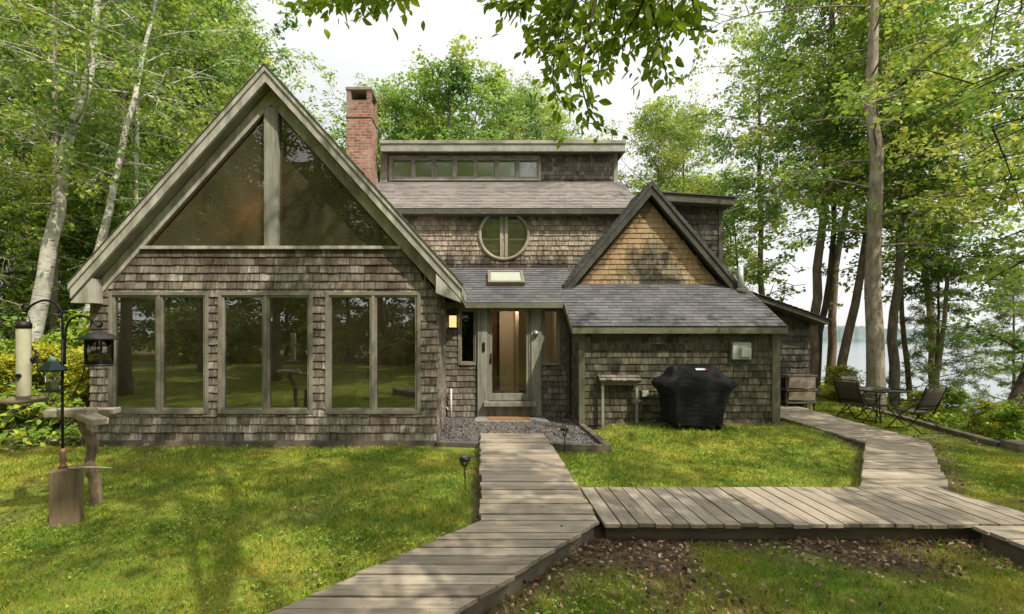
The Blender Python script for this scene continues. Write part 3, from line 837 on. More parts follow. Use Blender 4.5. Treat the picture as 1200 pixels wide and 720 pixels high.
mb = MB(); mb.box(-.66, 1.86, 12.3, 13.3, 3.02, 3.06); mb.build('interior_ceiling', cream, house)
mb = MB(); mb.lathe((.75,11.9,2.62), [(.03,-.09),(.10,-.06),(.13,0),(.10,.06),(.03,.09)], 16); mb.tube([(.75,11.9,2.7),(.75,11.9,3.15)], .01, 6)
mb.build('added_fill_globe', plain('fill_globe_glow', (.8,.7,.5), .4, emit=(1,.80,.56), es=26), house)  # glowing globe added as fill so the hall reads bright through the door
# ---- lower roof over entry and shed (one slope), with the skylight
SL = .6; LB = math.hypot(1, SL)
Olow = Vector((0, 9.65, 2.07)); Blow = Vector((0, 1, SL)).normalized(); Nlow = Vector((0, -SL, 1)).normalized()
sk = (.2, .97, 1.83, 2.45)
mb = MB()
shingles(mb, Olow, EX, Blow, Nlow, [(1.80,0),(5.98,0),(5.98,3.6),(1.80,3.6)], .125, (.15,.30), .009, jit=.003)
shingles(mb, Olow, EX, Blow, Nlow, [(-.78,1.0),(1.80,1.0),(1.80,2.92),(-.78,2.92)], .125, (.15,.30), .009, [sk], jit=.003)
plane_slab(mb, Olow, Vector(EX), Blow, Nlow, 1.82, 5.96, .01, 3.6, -.10, .002)
for a in ((-.76,sk[0],1.06,2.92),(sk[1],1.818,1.06,2.92),(sk[0],sk[1],1.06,sk[2]),(sk[0],sk[1],sk[3],2.92)):
    plane_slab(mb, Olow, Vector(EX), Blow, Nlow, a[0], a[1], a[2], a[3], -.10, .002)
mb.build('roof', M['roof_low'], house)['label'] = 'dark blue grey asphalt roof over entry and shed'
mb = MB()
for a in ((sk[0]-.03,sk[0]+.04,sk[2]-.03,sk[3]+.03),(sk[1]-.04,sk[1]+.03,sk[2]-.03,sk[3]+.03),(sk[0]+.04,sk[1]-.04,sk[2]-.03,sk[2]+.05),(sk[0]+.04,sk[1]-.04,sk[3]-.05,sk[3]+.03)):
    plane_slab(mb, Olow, Vector(EX), Blow, Nlow, *a, -.1, .12)
skl = mb.build('skylight', plain('bronze_skylight', (.20,.165,.115), .6), house, .006)
p = MB(); plane_slab(p, Olow, Vector(EX), Blow, Nlow, sk[0]+.03, sk[1]-.03, sk[2]+.04, sk[3]-.04, .09, .098); p.build('pane', plain('frosted_skylight', (.40,.43,.36), .12, 0, .08), skl)
mb = MB()
mb.box(-.74, 1.79, 10.50, 10.535, 2.475, 2.585); mb.box(1.79, 5.98, 9.625, 9.66, 1.93, 2.045)
mb.prism_yz([(9.662,1.93),(10.52,2.445),(10.52,2.60),(9.662,2.065)], 1.775, 1.80)
mb.prism_yz([(9.66,1.92),(12.6,3.684),(12.6,3.84),(9.66,2.07)], 5.985, 6.01)
mb.build('fascia', trim_wood('mossy_fascia', (.13,.13,.085), (.21,.205,.14), (.21,.225,.10)), house, .004)

# ---- shed
YS = 9.85
mb = MB()
mb.box(1.98, 5.93, YS, YS+.12, -.1, 1.98); mb.prism_yz([(YS+.12,-.1),(YE,-.1),(YE,2.66),(YS+.12,2.1)], 1.98, 2.1)
mb.prism_yz([(YS+.12,-.1),(12.6,-.1),(12.6,3.6),(YS+.12,2.1)], 5.81, 5.93)
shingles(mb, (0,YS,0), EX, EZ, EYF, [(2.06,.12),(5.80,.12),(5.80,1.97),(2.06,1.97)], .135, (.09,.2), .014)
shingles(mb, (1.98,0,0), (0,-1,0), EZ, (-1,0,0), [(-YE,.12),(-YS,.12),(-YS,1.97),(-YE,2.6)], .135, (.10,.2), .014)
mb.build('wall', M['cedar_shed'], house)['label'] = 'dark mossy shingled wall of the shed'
mossy = trim_wood('mossy_corner', (.13,.125,.08), (.19,.18,.12), (.2,.21,.1))
for a, b in ((1.955, 2.07), (5.79, 5.95)):
    mb = MB(); mb.box(a, b, YS-.035, YS+.03, .08, 1.97); mb.build('corner_board', mossy, house, .004)
mb = MB(); mb.box(4.97, 5.34, YS-.10, YS-.01, 1.42, 1.76); mx = mb.build('meter_box', M['grey_box'], house, .012)
mb = MB(); mb.box(5.12, 5.32, YS-.145, YS-.102, 1.47, 1.65); mb.build('cover', plain('meter_cover', (.47,.48,.41), .5), mx, .01)
mb = MB(); mb.box(4.93, 5.38, YS-.035, YS-.009, 1.38, 1.80); mb.build('backboard', M['trim_dark'], mx)
mb = MB(); mb.box(3.20, 3.33, YS-.06, YS-.012, .68, .80); mb.build('outlet_box', M['grey_box'], house, .01)
mb = MB(); mb.lathe((5.78,11.0,2.86), [(.062,0),(.062,.55),(.05,.552)], 14); vp = mb.build('vent_pipe', M['steel'], house)
mb = MB(); mb.lathe((5.78,11.0,2.82), [(.15,0),(.075,.13)], 14); mb.build('flashing', M['trim_dark'], vp)

# ---- little gable over the shed roof
YB = 11.3; BX, BZ, BM, BH = 3.83, 5.34, 1.18, 1.965
mb = MB()
mb.prism_xz([(2.0,2.8),(5.66,2.8),(BX,4.99)], YB, YB+.1)
shingles(mb, (0,YB,0), EX, EZ, EYF, [(2.02,2.82),(5.64,2.82),(BX,4.98)], .118, (.10,.19), .013)
mb.build('wall', M['cedar_gable'], house)['label'] = 'honey coloured shingled little gable with black damp stain'
mb = MB(); rakes(mb, BX, BZ, BM, BH, BH, 11.13, 14.0, .006, .2); mb.build('soffit', M['trim_dark'], house)
mb = MB(); LBg = BH*math.hypot(1, BM)
shingles(mb, (BX-BH,0,BZ-BM*BH), (0,-1,0), (1,0,BM), (-BM,0,1), [(-14,0),(-11.06,0),(-11.06,LBg),(-14,LBg)], .14, (.2,.33), .01)
shingles(mb, (BX+BH,0,BZ-BM*BH), (0,1,0), (-1,0,BM), (BM,0,1), [(11.06,0),(14,0),(14,LBg),(11.06,LBg)], .14, (.2,.33), .01)
mb.build('roof', M['roof_low'], house)
mb = MB()
rakes(mb, BX, BZ, BM, BH, BH, 11.045, 11.128, .008, .10); rakes(mb, BX, BZ, BM, BH-.02, BH-.02, 11.07, 11.128, .102, .30)
mb.build('rake_board', trim_wood('dark_rake', (.055,.053,.044), (.115,.11,.09), (.18,.18,.14), (6,6,1.2), (.03,.03,.024)), house, .004)

# ---- upper storey with the round window
YR = 12.14; CX, CZ, CR = .575, 4.35, .60
mb = MB()
circ = []
for i in range(24):
    a = CZ-CR+i*CR/12; b = a+CR/12; m = (a+b)/2-CZ; h = math.sqrt(max(CR*CR-m*m, 0)); circ.append((CX-h, CX+h, a, b))
mb.box(-2.9, CX-CR, YR, YR+.1, 3.3, 4.95); mb.box(CX+CR, 3.95, YR, YR+.1, 3.3, 4.95)
mb.box(CX-CR, CX+CR, YR, YR+.1, 3.3, CZ-CR); 
for a, b, c, d in circ: mb.box(CX-CR, a, YR, YR+.1, c, d); mb.box(b, CX+CR, YR, YR+.1, c, d)
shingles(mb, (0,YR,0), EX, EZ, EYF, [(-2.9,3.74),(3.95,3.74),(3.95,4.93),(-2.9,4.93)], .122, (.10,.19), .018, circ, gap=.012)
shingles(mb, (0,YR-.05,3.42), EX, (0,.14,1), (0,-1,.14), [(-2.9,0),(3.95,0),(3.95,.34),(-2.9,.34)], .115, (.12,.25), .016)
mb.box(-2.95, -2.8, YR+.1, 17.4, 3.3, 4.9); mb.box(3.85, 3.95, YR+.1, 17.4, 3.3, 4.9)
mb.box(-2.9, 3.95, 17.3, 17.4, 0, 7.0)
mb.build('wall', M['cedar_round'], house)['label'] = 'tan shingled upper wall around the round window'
mb = MB(); n = 48
ring = [(CX+CR*.985*math.cos(t), YR-.03, CZ+CR*.985*math.sin(t)) for t in np.linspace(0, 2*math.pi, n+1)]
mb.tube(ring, .042, 8, cap=False)
mb.box(CX-.095, CX-.025, YR-.03, YR+.05, CZ-.57, CZ+.57); mb.box(CX+.025, CX+.095, YR-.03, YR+.05, CZ-.57, CZ+.57); mb.box(CX-.024, CX+.024, YR-.005, YR+.04, CZ-.58, CZ+.58)
rw = mb.build('round_window', trim_wood('pale_window_trim', (.33,.30,.22), (.44,.41,.32)), house)
for s in (-1, 1):
    ts = np.linspace(-math.pi/2, math.pi/2, 20)
    vs = [(CX+s*(.06+(CR-.08)*math.cos(t)), YR+.03, CZ+(CR-.03)*math.sin(t)) for t in ts]
    p = MB(); p.add(vs, [tuple(range(20)) if s > 0 else tuple(range(19,-1,-1))]); p.build('pane', M['glass_clere'], rw)
mb = MB(); mb.box(-2.8, 3.85, 13.4, 13.45, 3.4, 4.9); mb.build('interior_wall', warm, house)
mb = MB(); mb.box(-2.9, 3.95, 12.9, 17.3, 3.35, 3.4); mb.build('interior_floor', oak, house)

# ---- middle roof and clerestory
MS = .63; Omid = Vector((0, 11.9, 4.95)); Bmid = Vector((0, 1, MS)).normalized(); Nmid = Vector((0, -MS, 1)).normalized()
LM = 1.97*math.hypot(1, MS)
mb = MB()
shingles(mb, Omid, EX, Bmid, Nmid, [(-2.9,0),(3.96,0),(3.96,LM),(-2.9,LM)], .125, (.15,.30), .009, jit=.003)
plane_slab(mb, Omid, Vector(EX), Bmid, Nmid, -2.88, 3.94, .01, LM, -.1, .002)
mb.build('roof', M['roof_mid'], house)['label'] = 'grey brown asphalt roof below the clerestory'
mb = MB(); mb.box(-2.89, 3.95, 11.875, 11.91, 4.81, 4.935); mb.box(-2.87, 3.93, 11.911, 12.13, 4.80, 4.83)
mb.prism_yz([(11.912,4.81),(13.8,6.0),(13.8,6.14),(11.912,4.94)], 3.942, 3.97); mb.build('fascia', M['trim_dark'], house, .004)
YC = 13.85
mb = MB()
wx = np.array([-2.53,-1.93,-1.33,-.73,-.13,.47,1.07,1.67]); wz0, wz1 = 6.27, 6.89
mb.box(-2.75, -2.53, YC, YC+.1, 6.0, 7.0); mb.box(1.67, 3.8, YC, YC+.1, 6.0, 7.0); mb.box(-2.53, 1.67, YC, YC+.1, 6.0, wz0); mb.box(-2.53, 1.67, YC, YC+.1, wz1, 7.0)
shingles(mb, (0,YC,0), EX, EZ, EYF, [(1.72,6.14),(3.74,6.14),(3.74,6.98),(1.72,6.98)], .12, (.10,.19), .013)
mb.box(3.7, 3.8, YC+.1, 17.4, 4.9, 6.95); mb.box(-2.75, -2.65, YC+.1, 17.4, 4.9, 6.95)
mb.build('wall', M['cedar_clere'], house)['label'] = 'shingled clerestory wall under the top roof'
window(-2.55, 1.70, wz0-.05, wz1+.03, YC, 7, .09, .03, M['glass_clere'], M['trim'])
for a, b in ((3.72, 3.84), (-2.80, -2.60)):
    mb = MB(); mb.box(a, b, YC-.035, YC+.02, 6.1, 6.97); mb.build('corner_board', M['trim'], house, .004)
mb = MB()
mb.slab([(-2.72,13.52),(3.93,13.52),(3.93,17.6),(-2.72,17.6)], [6.985,6.985,6.7,6.7], [7.12,7.12,6.84,6.84]); mb.build('roof', M['trim_dark'], house)
mb = MB(); mb.box(-2.74, 3.96, 13.42, 13.518, 7.10, 7.19); mb.box(-2.72, 3.94, 13.45, 13.518, 6.90, 7.098); mb.box(3.932, 3.962, 13.52, 17.6, 6.9, 7.13); mb.build('fascia', M['trim'], house, .005)
for x in np.arange(-2.4, 3.8, .8):
    mb = MB(); mb.box(x-.02, x+.02, 13.53, YC-.04, 6.90, 6.984); mb.build('rafter_tail', M['trim_dark'], house)
mb = MB(); mb.box(-2.6, 3.7, 15.6, 15.65, 5, 7); mb.build('interior_wall', plain('room_wall_grey', (.16,.17,.14), .8), house)

# ---- chimney
t = NT('brick')
sp = t.n('ShaderNodeSeparateXYZ'); t.l(t.coord(), sp.inputs[0])
cb = t.n('ShaderNodeCombineXYZ'); t.l(t.math('ADD', sp.outputs[0], sp.outputs[1]), cb.inputs[0]); t.l(sp.outputs[2], cb.inputs[1])
bt = t.n('ShaderNodeTexBrick'); t.l(cb.outputs[0], bt.inputs['Vector'])
bt.inputs['Scale'].default_value = 1; bt.inputs['Brick Width'].default_value = .21; bt.inputs['Row Height'].default_value = .075; bt.inputs['Mortar Size'].default_value = .009
bt.inputs['Color1'].default_value = (.24,.095,.06,1); bt.inputs['Color2'].default_value = (.42,.215,.15,1); bt.inputs['Mortar'].default_value = (.34,.30,.26,1); bt.inputs['Bias'].default_value = -.1
nz = t.noise(t.coord(), 9, 4, .7)
c = t.mix(1.0, bt.outputs['Color'], t.ramp(nz, [(.3,.5),(.7,1.4)]), 'MULTIPLY')
c = t.mix(t.ramp(t.noise(t.coord((2,2,.8)), 1.6, 4, .6), [(.5,0),(.75,.6)]), c, (.42,.33,.28))
topf = t.math('DIVIDE', t.math('SUBTRACT', sp.outputs[2], 7.6), .9, True)
c = t.mix(t.math('MULTIPLY', topf, .45), c, (.10,.075,.06))
t.bsdf(c, .92, t.bump(t.math('SUBTRACT', 1.0, bt.outputs['Fac']), .8, .008), spec=.15)
mb = MB(); kx0, kx1, ky0, ky1 = -3.52, -2.87, 13.0, 13.75
mb.box(kx0, kx1, ky0, ky1, 3.5, 8.08)
for a in (kx0, kx1-.12):
    for b in (ky0, ky1-.12): mb.box(a, a+.12, b, b+.12, 8.08, 8.34)
mb.box(kx0-.025, kx1+.025, ky0-.025, ky1+.025, 7.62, 7.69)
ch = mb.build('chimney', t.m, house, .006)
mb = MB(); mb.box(kx0-.02, kx1+.02, ky0-.02, ky1+.02, 8.342, 8.42); mb.build('chimney_cap', plain('mortar_cap', (.23,.20,.17), .9, 0, .3, 10, .3), ch, .01)
mb = MB(); mb.lathe((-3.19,13.37,8.08), [(.2,0),(.2,.16)], 16); mb.build('flue', M['dark'], ch)

# ---- dormer box and low wing on the lake side
mb = MB(); mb.box(3.96, 6.13, 12.6, 12.7, 2.5, 5.24); mb.box(6.03, 6.13, 12.7, 17, 2.2, 5.1)
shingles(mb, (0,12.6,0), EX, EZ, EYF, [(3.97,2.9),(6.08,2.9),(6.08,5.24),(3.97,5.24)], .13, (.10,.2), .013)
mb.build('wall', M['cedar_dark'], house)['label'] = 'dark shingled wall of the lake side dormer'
mb = MB(); mb.box(6.05, 6.15, 12.56, 12.62, 2.8, 5.2); mb.build('corner_board', M['trim_dark'], house, .004)
mb = MB(); q = [(4.35,12.28),(6.32,12.28),(6.32,17.2),(4.35,17.2)]
mb.slab(q, [5.245,5.13,5.13,5.245], [5.443,5.31,5.31,5.443]); mb.build('fascia', M['trim_dark'], house, .006)
mb = MB(); mb.slab([(4.35,12.24),(6.36,12.24),(6.36,17.25),(4.35,17.25)], [5.446,5.311,5.311,5.446], [5.469,5.334,5.334,5.469]); mb.build('roof', M['roof_low'], house)
mb = MB(); mb.prism_xz([(5.94,-.2),(7.83,-.2),(7.83,2.2),(5.94,2.86)], 11.8, 11.9); mb.box(7.73, 7.83, 11.9, 16, -.8, 2.2)
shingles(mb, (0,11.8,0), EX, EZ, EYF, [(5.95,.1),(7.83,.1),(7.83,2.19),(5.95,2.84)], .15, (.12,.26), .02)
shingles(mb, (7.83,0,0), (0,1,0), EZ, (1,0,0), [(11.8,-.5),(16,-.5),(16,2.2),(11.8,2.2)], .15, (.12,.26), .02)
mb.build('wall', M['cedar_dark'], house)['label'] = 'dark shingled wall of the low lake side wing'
mb = MB(); mb.slab([(5.99,11.44),(8.05,11.44),(8.05,16.2),(5.99,16.2)], [2.86,2.14,2.14,2.86], [2.985,2.265,2.265,2.985]); mb.build('fascia', M['trim_dark'], house, .005)
mb = MB(); sv = Vector((1,0,-.35)).normalized()
shingles(mb, (8.09,0,2.255), (0,1,0), (-1,0,.35), (.35,0,1), [(11.40,0),(16.2,0),(16.2,2.22),(11.40,2.22)], .14, (.2,.33), .011)
mb.build('roof', M['roof_low'], house)
# ------------------------------------------------------------------ small lean-to, grill, rack
lt = thing('lean_to', 'small shingled lean-to canopy on two posts against the shed wall left of the grill', 'lean-to', (2.73, 9.6, .14)); WORLD.add(lt.name)
for a in (2.375, 3.045):
    mb = MB(); mb.box(a, a+.05, 9.70, 9.745, .08, 1.0); mb.build('post', M['trim'], lt, .004)
mb = MB()
ab = Vector((0,1,.52)).normalized(); an = Vector((0,-.52,1)).normalized()
plane_slab(mb, (0,9.645,1.0), Vector(EX), ab, an, 2.34, 3.13, 0, .2, -.03, 0)
shingles(mb, (0,9.64,1.005), EX, ab, an, [(2.33,0),(3.14,0),(3.14,.22),(2.33,.22)], .11, (.07,.14), .016)
mb.build('roof', M['cedar_entry'], lt)
mb = MB(); mb.box(2.43, 3.04, 9.712, 9.737, .92, .98); mb.build('beam', M['trim'], lt)

cloth = NT('grill_cover_cloth')
nz = cloth.noise(cloth.coord((1,1,2.6)), 3.6, 3, .55, 1.2)
cloth.bsdf((.010,.010,.011), .7, cloth.bump(nz, .42, .05), spec=.2)
gr = thing('grill', 'barbecue grill under a fitted black cover on the grass by the shed wall', 'grill', (4.02, 9.32, .17)); WORLD.add(gr.name)
def rrect(hx, hy, n=10, rr=.3):
    pts = []
    for i in range(4*n):
        t = 2*math.pi*i/(4*n); c, s = math.cos(t), math.sin(t)
        p = 3.6
        pts.append((math.copysign(abs(c)**(2/p), c)*hx, math.copysign(abs(s)**(2/p), s)*hy))
    return pts
secs = [(.09,.50,.30,-.03),(.16,.53,.31,-.03),(.35,.55,.315,-.02),(.55,.58,.32,0),(.70,.62,.325,0),(.76,.68,.33,0),(.82,.735,.335,0),(.88,.755,.33,0),(.93,.74,.325,-.01),(.97,.66,.315,-.01),(1.0,.56,.31,-.02),(1.03,.53,.30,-.02),(1.12,.47,.26,-.03),(1.19,.42,.20,-.04),(1.215,.37,.15,-.04)]
vs = []; m = None
for k, (z, hx, hy, cx) in enumerate(secs):
    rr = rrect(hx, hy); m = len(rr)
    for i, (x, y) in enumerate(rr):
        t = 2*math.pi*i/m
        f = 1 + (.05*math.sin(t*5+.4+z*.5)+.035*math.sin(t*11-z*1.2)+.02*math.sin(t*17+z))*((1-z/.9)*1.9+.2 if z < .8 else .35)
        sag = -.05*max(0, abs(x)/.75-.55)*math.exp(-((z-.93)/.1)**2) + .012*math.sin(t*9+k)
        vs.append((4.02+cx+x*f, 9.32+y*f, .155+z*.97+sag))
fs = []
for k in range(len(secs)-1):
    for i in range(m):
        a = k*m+i; b = k*m+(i+1) % m
        fs.append((a,b,b+m,a+m))
fs.append(tuple((len(secs)-1)*m+i for i in range(m)))
mb = MB(); mb.add(vs, fs, .5, True); cv = mb.build('cover', cloth.m, gr)
sm = cv.modifiers.new('sub', 'SUBSURF'); sm.levels = 2; sm.render_levels = 2
tx = bpy.data.textures.new('folds', 'CLOUDS'); tx.noise_scale = .34; tx.noise_depth = 1
dm = cv.modifiers.new('folds', 'DISPLACE'); dm.texture = tx; dm.strength = .035; dm.mid_level = .5
mb = MB(); mb.rbox((4.03,9.075,1.275), (.17,.006,.05), Matrix.Rotation(R(-52),3,'X'), .5); mb.build('logo_patch', plain('white_patch', (.7,.7,.7), .6, 0, .05), gr)
mb = MB(); mb.rbox((4.135,9.074,1.273), (.035,.006,.035), Matrix.Rotation(R(-52),3,'X'), .5); mb.build('logo_patch', plain('red_patch', (.45,.05,.04), .6, 0, .05), gr)
for x in (3.62, 4.36):
    mb = MB(); t_ = [(0,.075),(0,.09)]
    pts = [(x-.02, 9.08, .235), (x+.02, 9.08, .235)]
    mb.tube(pts, .085, 18); mb.build('wheel', M['black'], gr)

rk = thing('storage_rack', 'low weathered wooden slatted rack standing against the wing wall by the boardwalk', 'rack', (7.4, 11.55, .24)); WORLD.add(rk.name)
rw_ = board_wood('rack_boards', [(.34,.27,.21),(.42,.34,.27)], (3,26,26))
for a in (7.06, 7.70):
    for b in (11.42, 11.68):
        mb = MB(); mb.box(a, a+.04, b, b+.04, .05 if a > 7.4 else .25, .98); mb.build('leg', M['timber'], rk, .003)
for z0, z1 in ((.40,.60),(.68,.93)):
    mb = MB(); mb.rbox((7.40,11.40,(z0+z1)/2), (.60,.025,z1-z0), Matrix.Rotation(R(8),3,'X')); mb.build('slat', rw_, rk, .004)
for z in (.33,.62,.95):
    mb = MB(); mb.box(7.05, 7.75, 11.36, 11.74, z, z+.03); mb.build('shelf', M['timber'], rk, .004)

# ------------------------------------------------------------------ patio set
sling = NT('sling_mesh'); s1 = sling.noise(sling.coord(), 320, 2, .5)
sling.bsdf(sling.mix(sling.ramp(s1, [(.4,0),(.6,1)]), (.06,.05,.035), (.115,.10,.075)), .8, spec=.2)
def sheet(name, prof, hw, mat, parent):
    """sling cloth: profile points (y, z), sagging a little between the side tubes"""
    vs = []; nx_ = 7
    for i, (y, z) in enumerate(prof):
        for k in range(nx_):
            u = k/(nx_-1)*2-1
            sag = -.018*(1-u*u)*(0 < i < len(prof)-1)
            vs.append((u*hw, y+sag*(.9 if z > .45 else 0), z+sag*(0 if z > .45 else 1)))
    fs = [(i*nx_+k, i*nx_+k+1, (i+1)*nx_+k+1, (i+1)*nx_+k) for i in range(len(prof)-1) for k in range(nx_-1)]
    mb = MB(); mb.add(vs, fs, .5, True); o = mb.build(name, mat, parent)
    s_ = o.modifiers.new('thick', 'SOLIDIFY'); s_.thickness = .006
    return o
def make_chair(label):
    t = thing('patio_chair', label, 'patio chair', group='sling chairs round the patio table')
    W = .27; r = .0125
    mb = MB()
    mb.tube([(-W,-.2,.40),(-W,-.33,.70),(-W,-.43,.95),(-W+.03,-.437,.975),(W-.03,-.437,.975),(W,-.43,.95),(W,-.33,.70),(W,-.2,.40)], r, 8)
    mb.tube([(-W,-.22,.40),(-W,.24,.43),(-W+.03,.265,.43),(W-.03,.265,.43),(W,.24,.43),(W,-.22,.40)], r, 8)
    mb.tube([(-W,-.25,.50),(W,-.25,.50)], r*.8, 8)
    mb.build('frame', M['brown_metal'], t)
    for s in (-1, 1):
        x = s*(W+.025)
        mb = MB(); mb.tube([(x,.33,.012),(x,.05,.36),(x,-.27,.60)], r, 8); mb.build('leg', M['brown_metal'], t)
        mb = MB(); mb.tube([(x+s*.02,-.38,.012),(x+s*.02,.02,.30),(x+s*.02,.24,.61)], r, 8); mb.build('leg', M['brown_metal'], t)
        mb = MB(); mb.tube([(x+s*.02,-.36,.655),(x+s*.02,-.05,.645),(x+s*.02,.22,.63),(x+s*.02,.27,.60)], .017, 8, squash=.6); mb.build('armrest', M['brown_metal'], t)
    for y in (.33, -.38):
        mb = MB(); mb.tube([(-W-.04,y,.014),(W+.04,y,.014)], r, 8); mb.build('floor_bar', M['brown_metal'], t)
    sheet('seat', [(.25,.435),(.12,.418),(-.02,.405),(-.18,.402)], W-.005, sling.m, t)
    sheet('backrest', [(-.215,.46),(-.27,.58),(-.33,.70),(-.38,.82),(-.425,.935)], W-.005, sling.m, t)
    return t
def put(o, x, y, rz, dz=0):
    o.location = (x, y, float(gz(x, y))+dz); o.rotation_euler = (0, 0, rz); return o
c0 = make_chair('dark sling chair left of the patio table, turned sideways beside the boardwalk')
put(c0, 8.28, 10.85, R(-72))
c1 = copy_tree(c0); c1['label'] = 'dark sling chair in front of the patio table, broad back toward the boardwalk'
put(c1, 8.72, 9.95, R(12))
c2 = copy_tree(c0)
for c_ in (c0, c1, c2): c_.scale = (.94, .94, .96)
c2['label'] = 'sling chair behind the patio table, partly hidden by the left chair'
put(c2, 9.12, 11.75, R(-165))
tb = thing('patio_table', 'round glass topped patio table with thin dark metal legs on the lawn', 'patio table', (8.76, 10.9, float(gz(8.76,10.9))))
mb = MB(); mb.lathe((0,0,.705), [(.52,0),(.52,.008)], 40); mb.build('tabletop', glass('table_glass', (.72,.78,.74), .12, 0), tb)
mb = MB(); mb.tube([(.53*math.cos(a),.53*math.sin(a),.706) for a in np.linspace(0,2*math.pi,41)], .016, 8, cap=False); mb.build('rim', M['brown_metal'], tb)
for k in range(4):
    a = R(45+90*k); ca, sa = math.cos(a), math.sin(a)
    mb = MB(); mb.tube([(.42*ca,.42*sa,.012),(.14*ca,.14*sa,.36),(.40*ca,.40*sa,.70)], .012, 8); mb.build('leg', M['brown_metal'], tb)
mb = MB(); mb.tube([(.14*math.cos(a),.14*math.sin(a),.36) for a in np.linspace(0,2*math.pi,21)], .010, 8, cap=False); mb.build('ring', M['brown_metal'], tb)

# ------------------------------------------------------------------ bird feeding corner
bx, by = -4.22, 5.05
bl = thing('feeder_block', 'square brown wooden post block standing in the lawn under the bird feeders', 'wooden block', (bx, by, 0), R(30))
mb = MB(); mb.box(-.12, .12, -.12, .12, -.1, .545); mb.build('block', M['block'], bl, .01)
pl_ = thing('feeder_pole', 'black double crook shepherd pole carrying the three bird feeders', 'pole', (bx-.04, by, .545)); WORLD.add(pl_.name)
px0 = bx-.04
mb = MB(); mb.tube([(px0,by,.52),(px0-.005,by,1.2),(px0-.002,by,1.86)], .0125, 10); mb.build('pole', M['black'], pl_)
mb = MB(); mb.lathe((px0,by,.546), [(.04,0),(.028,.03),(.02,.05),(.035,.08),(.022,.12),(.034,.16),(.02,.2)], 14); mb.build('collar', plain('old_copper', (.20,.11,.06), .6, .4, .3), pl_)
def arc(pts, r): 
    # smooth a polyline (Catmull-Rom)
    P_ = [Vector(p) for p in pts]; o = []
    for i in range(len(P_)-1):
        p0 = P_[max(i-1,0)]; p1 = P_[i]; p2 = P_[i+1]; p3 = P_[min(i+2,len(P_)-1)]
        for k in range(6):
            t = k/6; o.append(.5*((2*p1)+(p2-p0)*t+(2*p0-5*p1+4*p2-p3)*t*t+(3*p1-p0-3*p2+p3)*t**3))
    return o+[P_[-1]]
mb = MB(); mb.tube(arc([(px0,by,1.6),(px0-.004,by,1.86),(px0-.01,by,2.10),(px0-.07,by,2.22),(px0-.19,by,2.255),(px0-.31,by,2.21),(px0-.37,by,2.15),(px0-.40,by,2.15),(px0-.41,by,2.19),(px0-.385,by,2.215)], 0), .0115, 8); mb.build('hook', M['black'], pl_)
mb = MB(); mb.tube(arc([(px0+.02,by,1.6),(px0+.022,by,1.86),(px0+.05,by,2.02),(px0+.12,by,2.085),(px0+.20,by,2.095),(px0+.29,by,2.06),(px0+.345,by,2.0),(px0+.37,by,1.985),(px0+.40,by,2.01),(px0+.385,by,2.05)], 0), .0115, 8); mb.build('hook', M['black'], pl_)
mb = MB(); mb.tube(arc([(px0+.22,by+.03,1.82),(px0+.21,by+.03,1.66),(px0+.19,by+.02,1.5),(px0+.12,by+.02,1.34),(px0+.03,by+.01,1.22)], 0), .006, 6); mb.build('squirrel_wire', M['black'], pl_)
mb = MB(); mb.tube(arc([(px0-.36,by+.03,2.05),(px0-.38,by+.03,1.86),(px0-.31,by+.03,1.72),(px0-.27,by+.02,1.55),(px0-.2,by+.02,1.45)], 0), .006, 6); mb.build('squirrel_wire', M['black'], pl_)
# tube feeder
fx = px0-.40
seed = plain('seed_filled_tube', (.50,.47,.33), .45, 0, .15, 14)
f1 = thing('tube_feeder', 'tall pale seed filled tube bird feeder with a round tray, hanging left', 'bird feeder', (fx, by, 1.27))
mb = MB(); mb.lathe((0,0,0), [(.058,0),(.062,.02),(.062,.70),(.058,.72)], 20); mb.build('tube', seed, f1)
mb = MB(); mb.lathe((0,0,.72), [(.068,-.02),(.068,.03),(.045,.05),(.01,.055)], 20); mb.build('cap', M['brown_metal'], f1)
mb = MB(); mb.lathe((0,0,-.05), [(.05,-.01),(.195,.0),(.2,.035),(.19,.035),(.17,.015),(.06,.015)], 28); mb.build('tray', plain('tray_wood', (.16,.13,.08), .7), f1)
for z, a in ((.22,R(-80)),(.38,R(20)),(.22,R(110))):
    mb = MB(); d_ = Vector((math.cos(a), math.sin(a), 0)); mb.tube([d_*.06+Vector((0,0,z)), d_*.085+Vector((0,0,z))], .022, 12); mb.tube([d_*.07+Vector((0,0,z-.03)), d_*.15+Vector((0,0,z-.03))], .006, 6); mb.build('port', M['black'], f1)
mb = MB(); mb.tube(arc([(-.075,0,.72),(-.05,0,.82),(0,0,.885),(.05,0,.82),(.075,0,.72)], 0), .004, 6); mb.build('hanger', M['black'], f1)
# green hopper feeder on the pole
green = plain('green_plastic', (.008,.03,.022), .4, 0, .25)
f2 = thing('hopper_feeder', 'small dark green hopper bird feeder with clear sides fixed halfway up the pole', 'bird feeder', (px0-.055, by-.06, 1.33))
mb = MB(); mb.lathe((0,0,0), [(.125,0),(.13,.02),(.12,.02),(.1,.008)], 6, smooth=False); mb.build('tray', green, f2)
mb = MB(); mb.lathe((0,0,.02), [(.062,0),(.095,.24)], 6, smooth=False); mb.build('hopper', glass('clear_hopper', (.8,.84,.74), .05, .02), f2)
mb = MB(); mb.lathe((0,0,.022), [(.05,0),(.062,.09)], 6, smooth=False); mb.build('seed', seed, f2)
mb = MB(); mb.lathe((0,0,.26), [(.15,-.03),(.155,-.012),(.06,.075),(.02,.09)], 6, smooth=False); mb.build('roof', green, f2)
mb = MB(); mb.lathe((0,0,.335), [(.05,0),(.035,.04),(.01,.06)], 12); mb.build('cap', plain('pale_green_cap', (.25,.42,.38), .4, 0, .1), f2)
f2.scale = (.86, .86, .9)
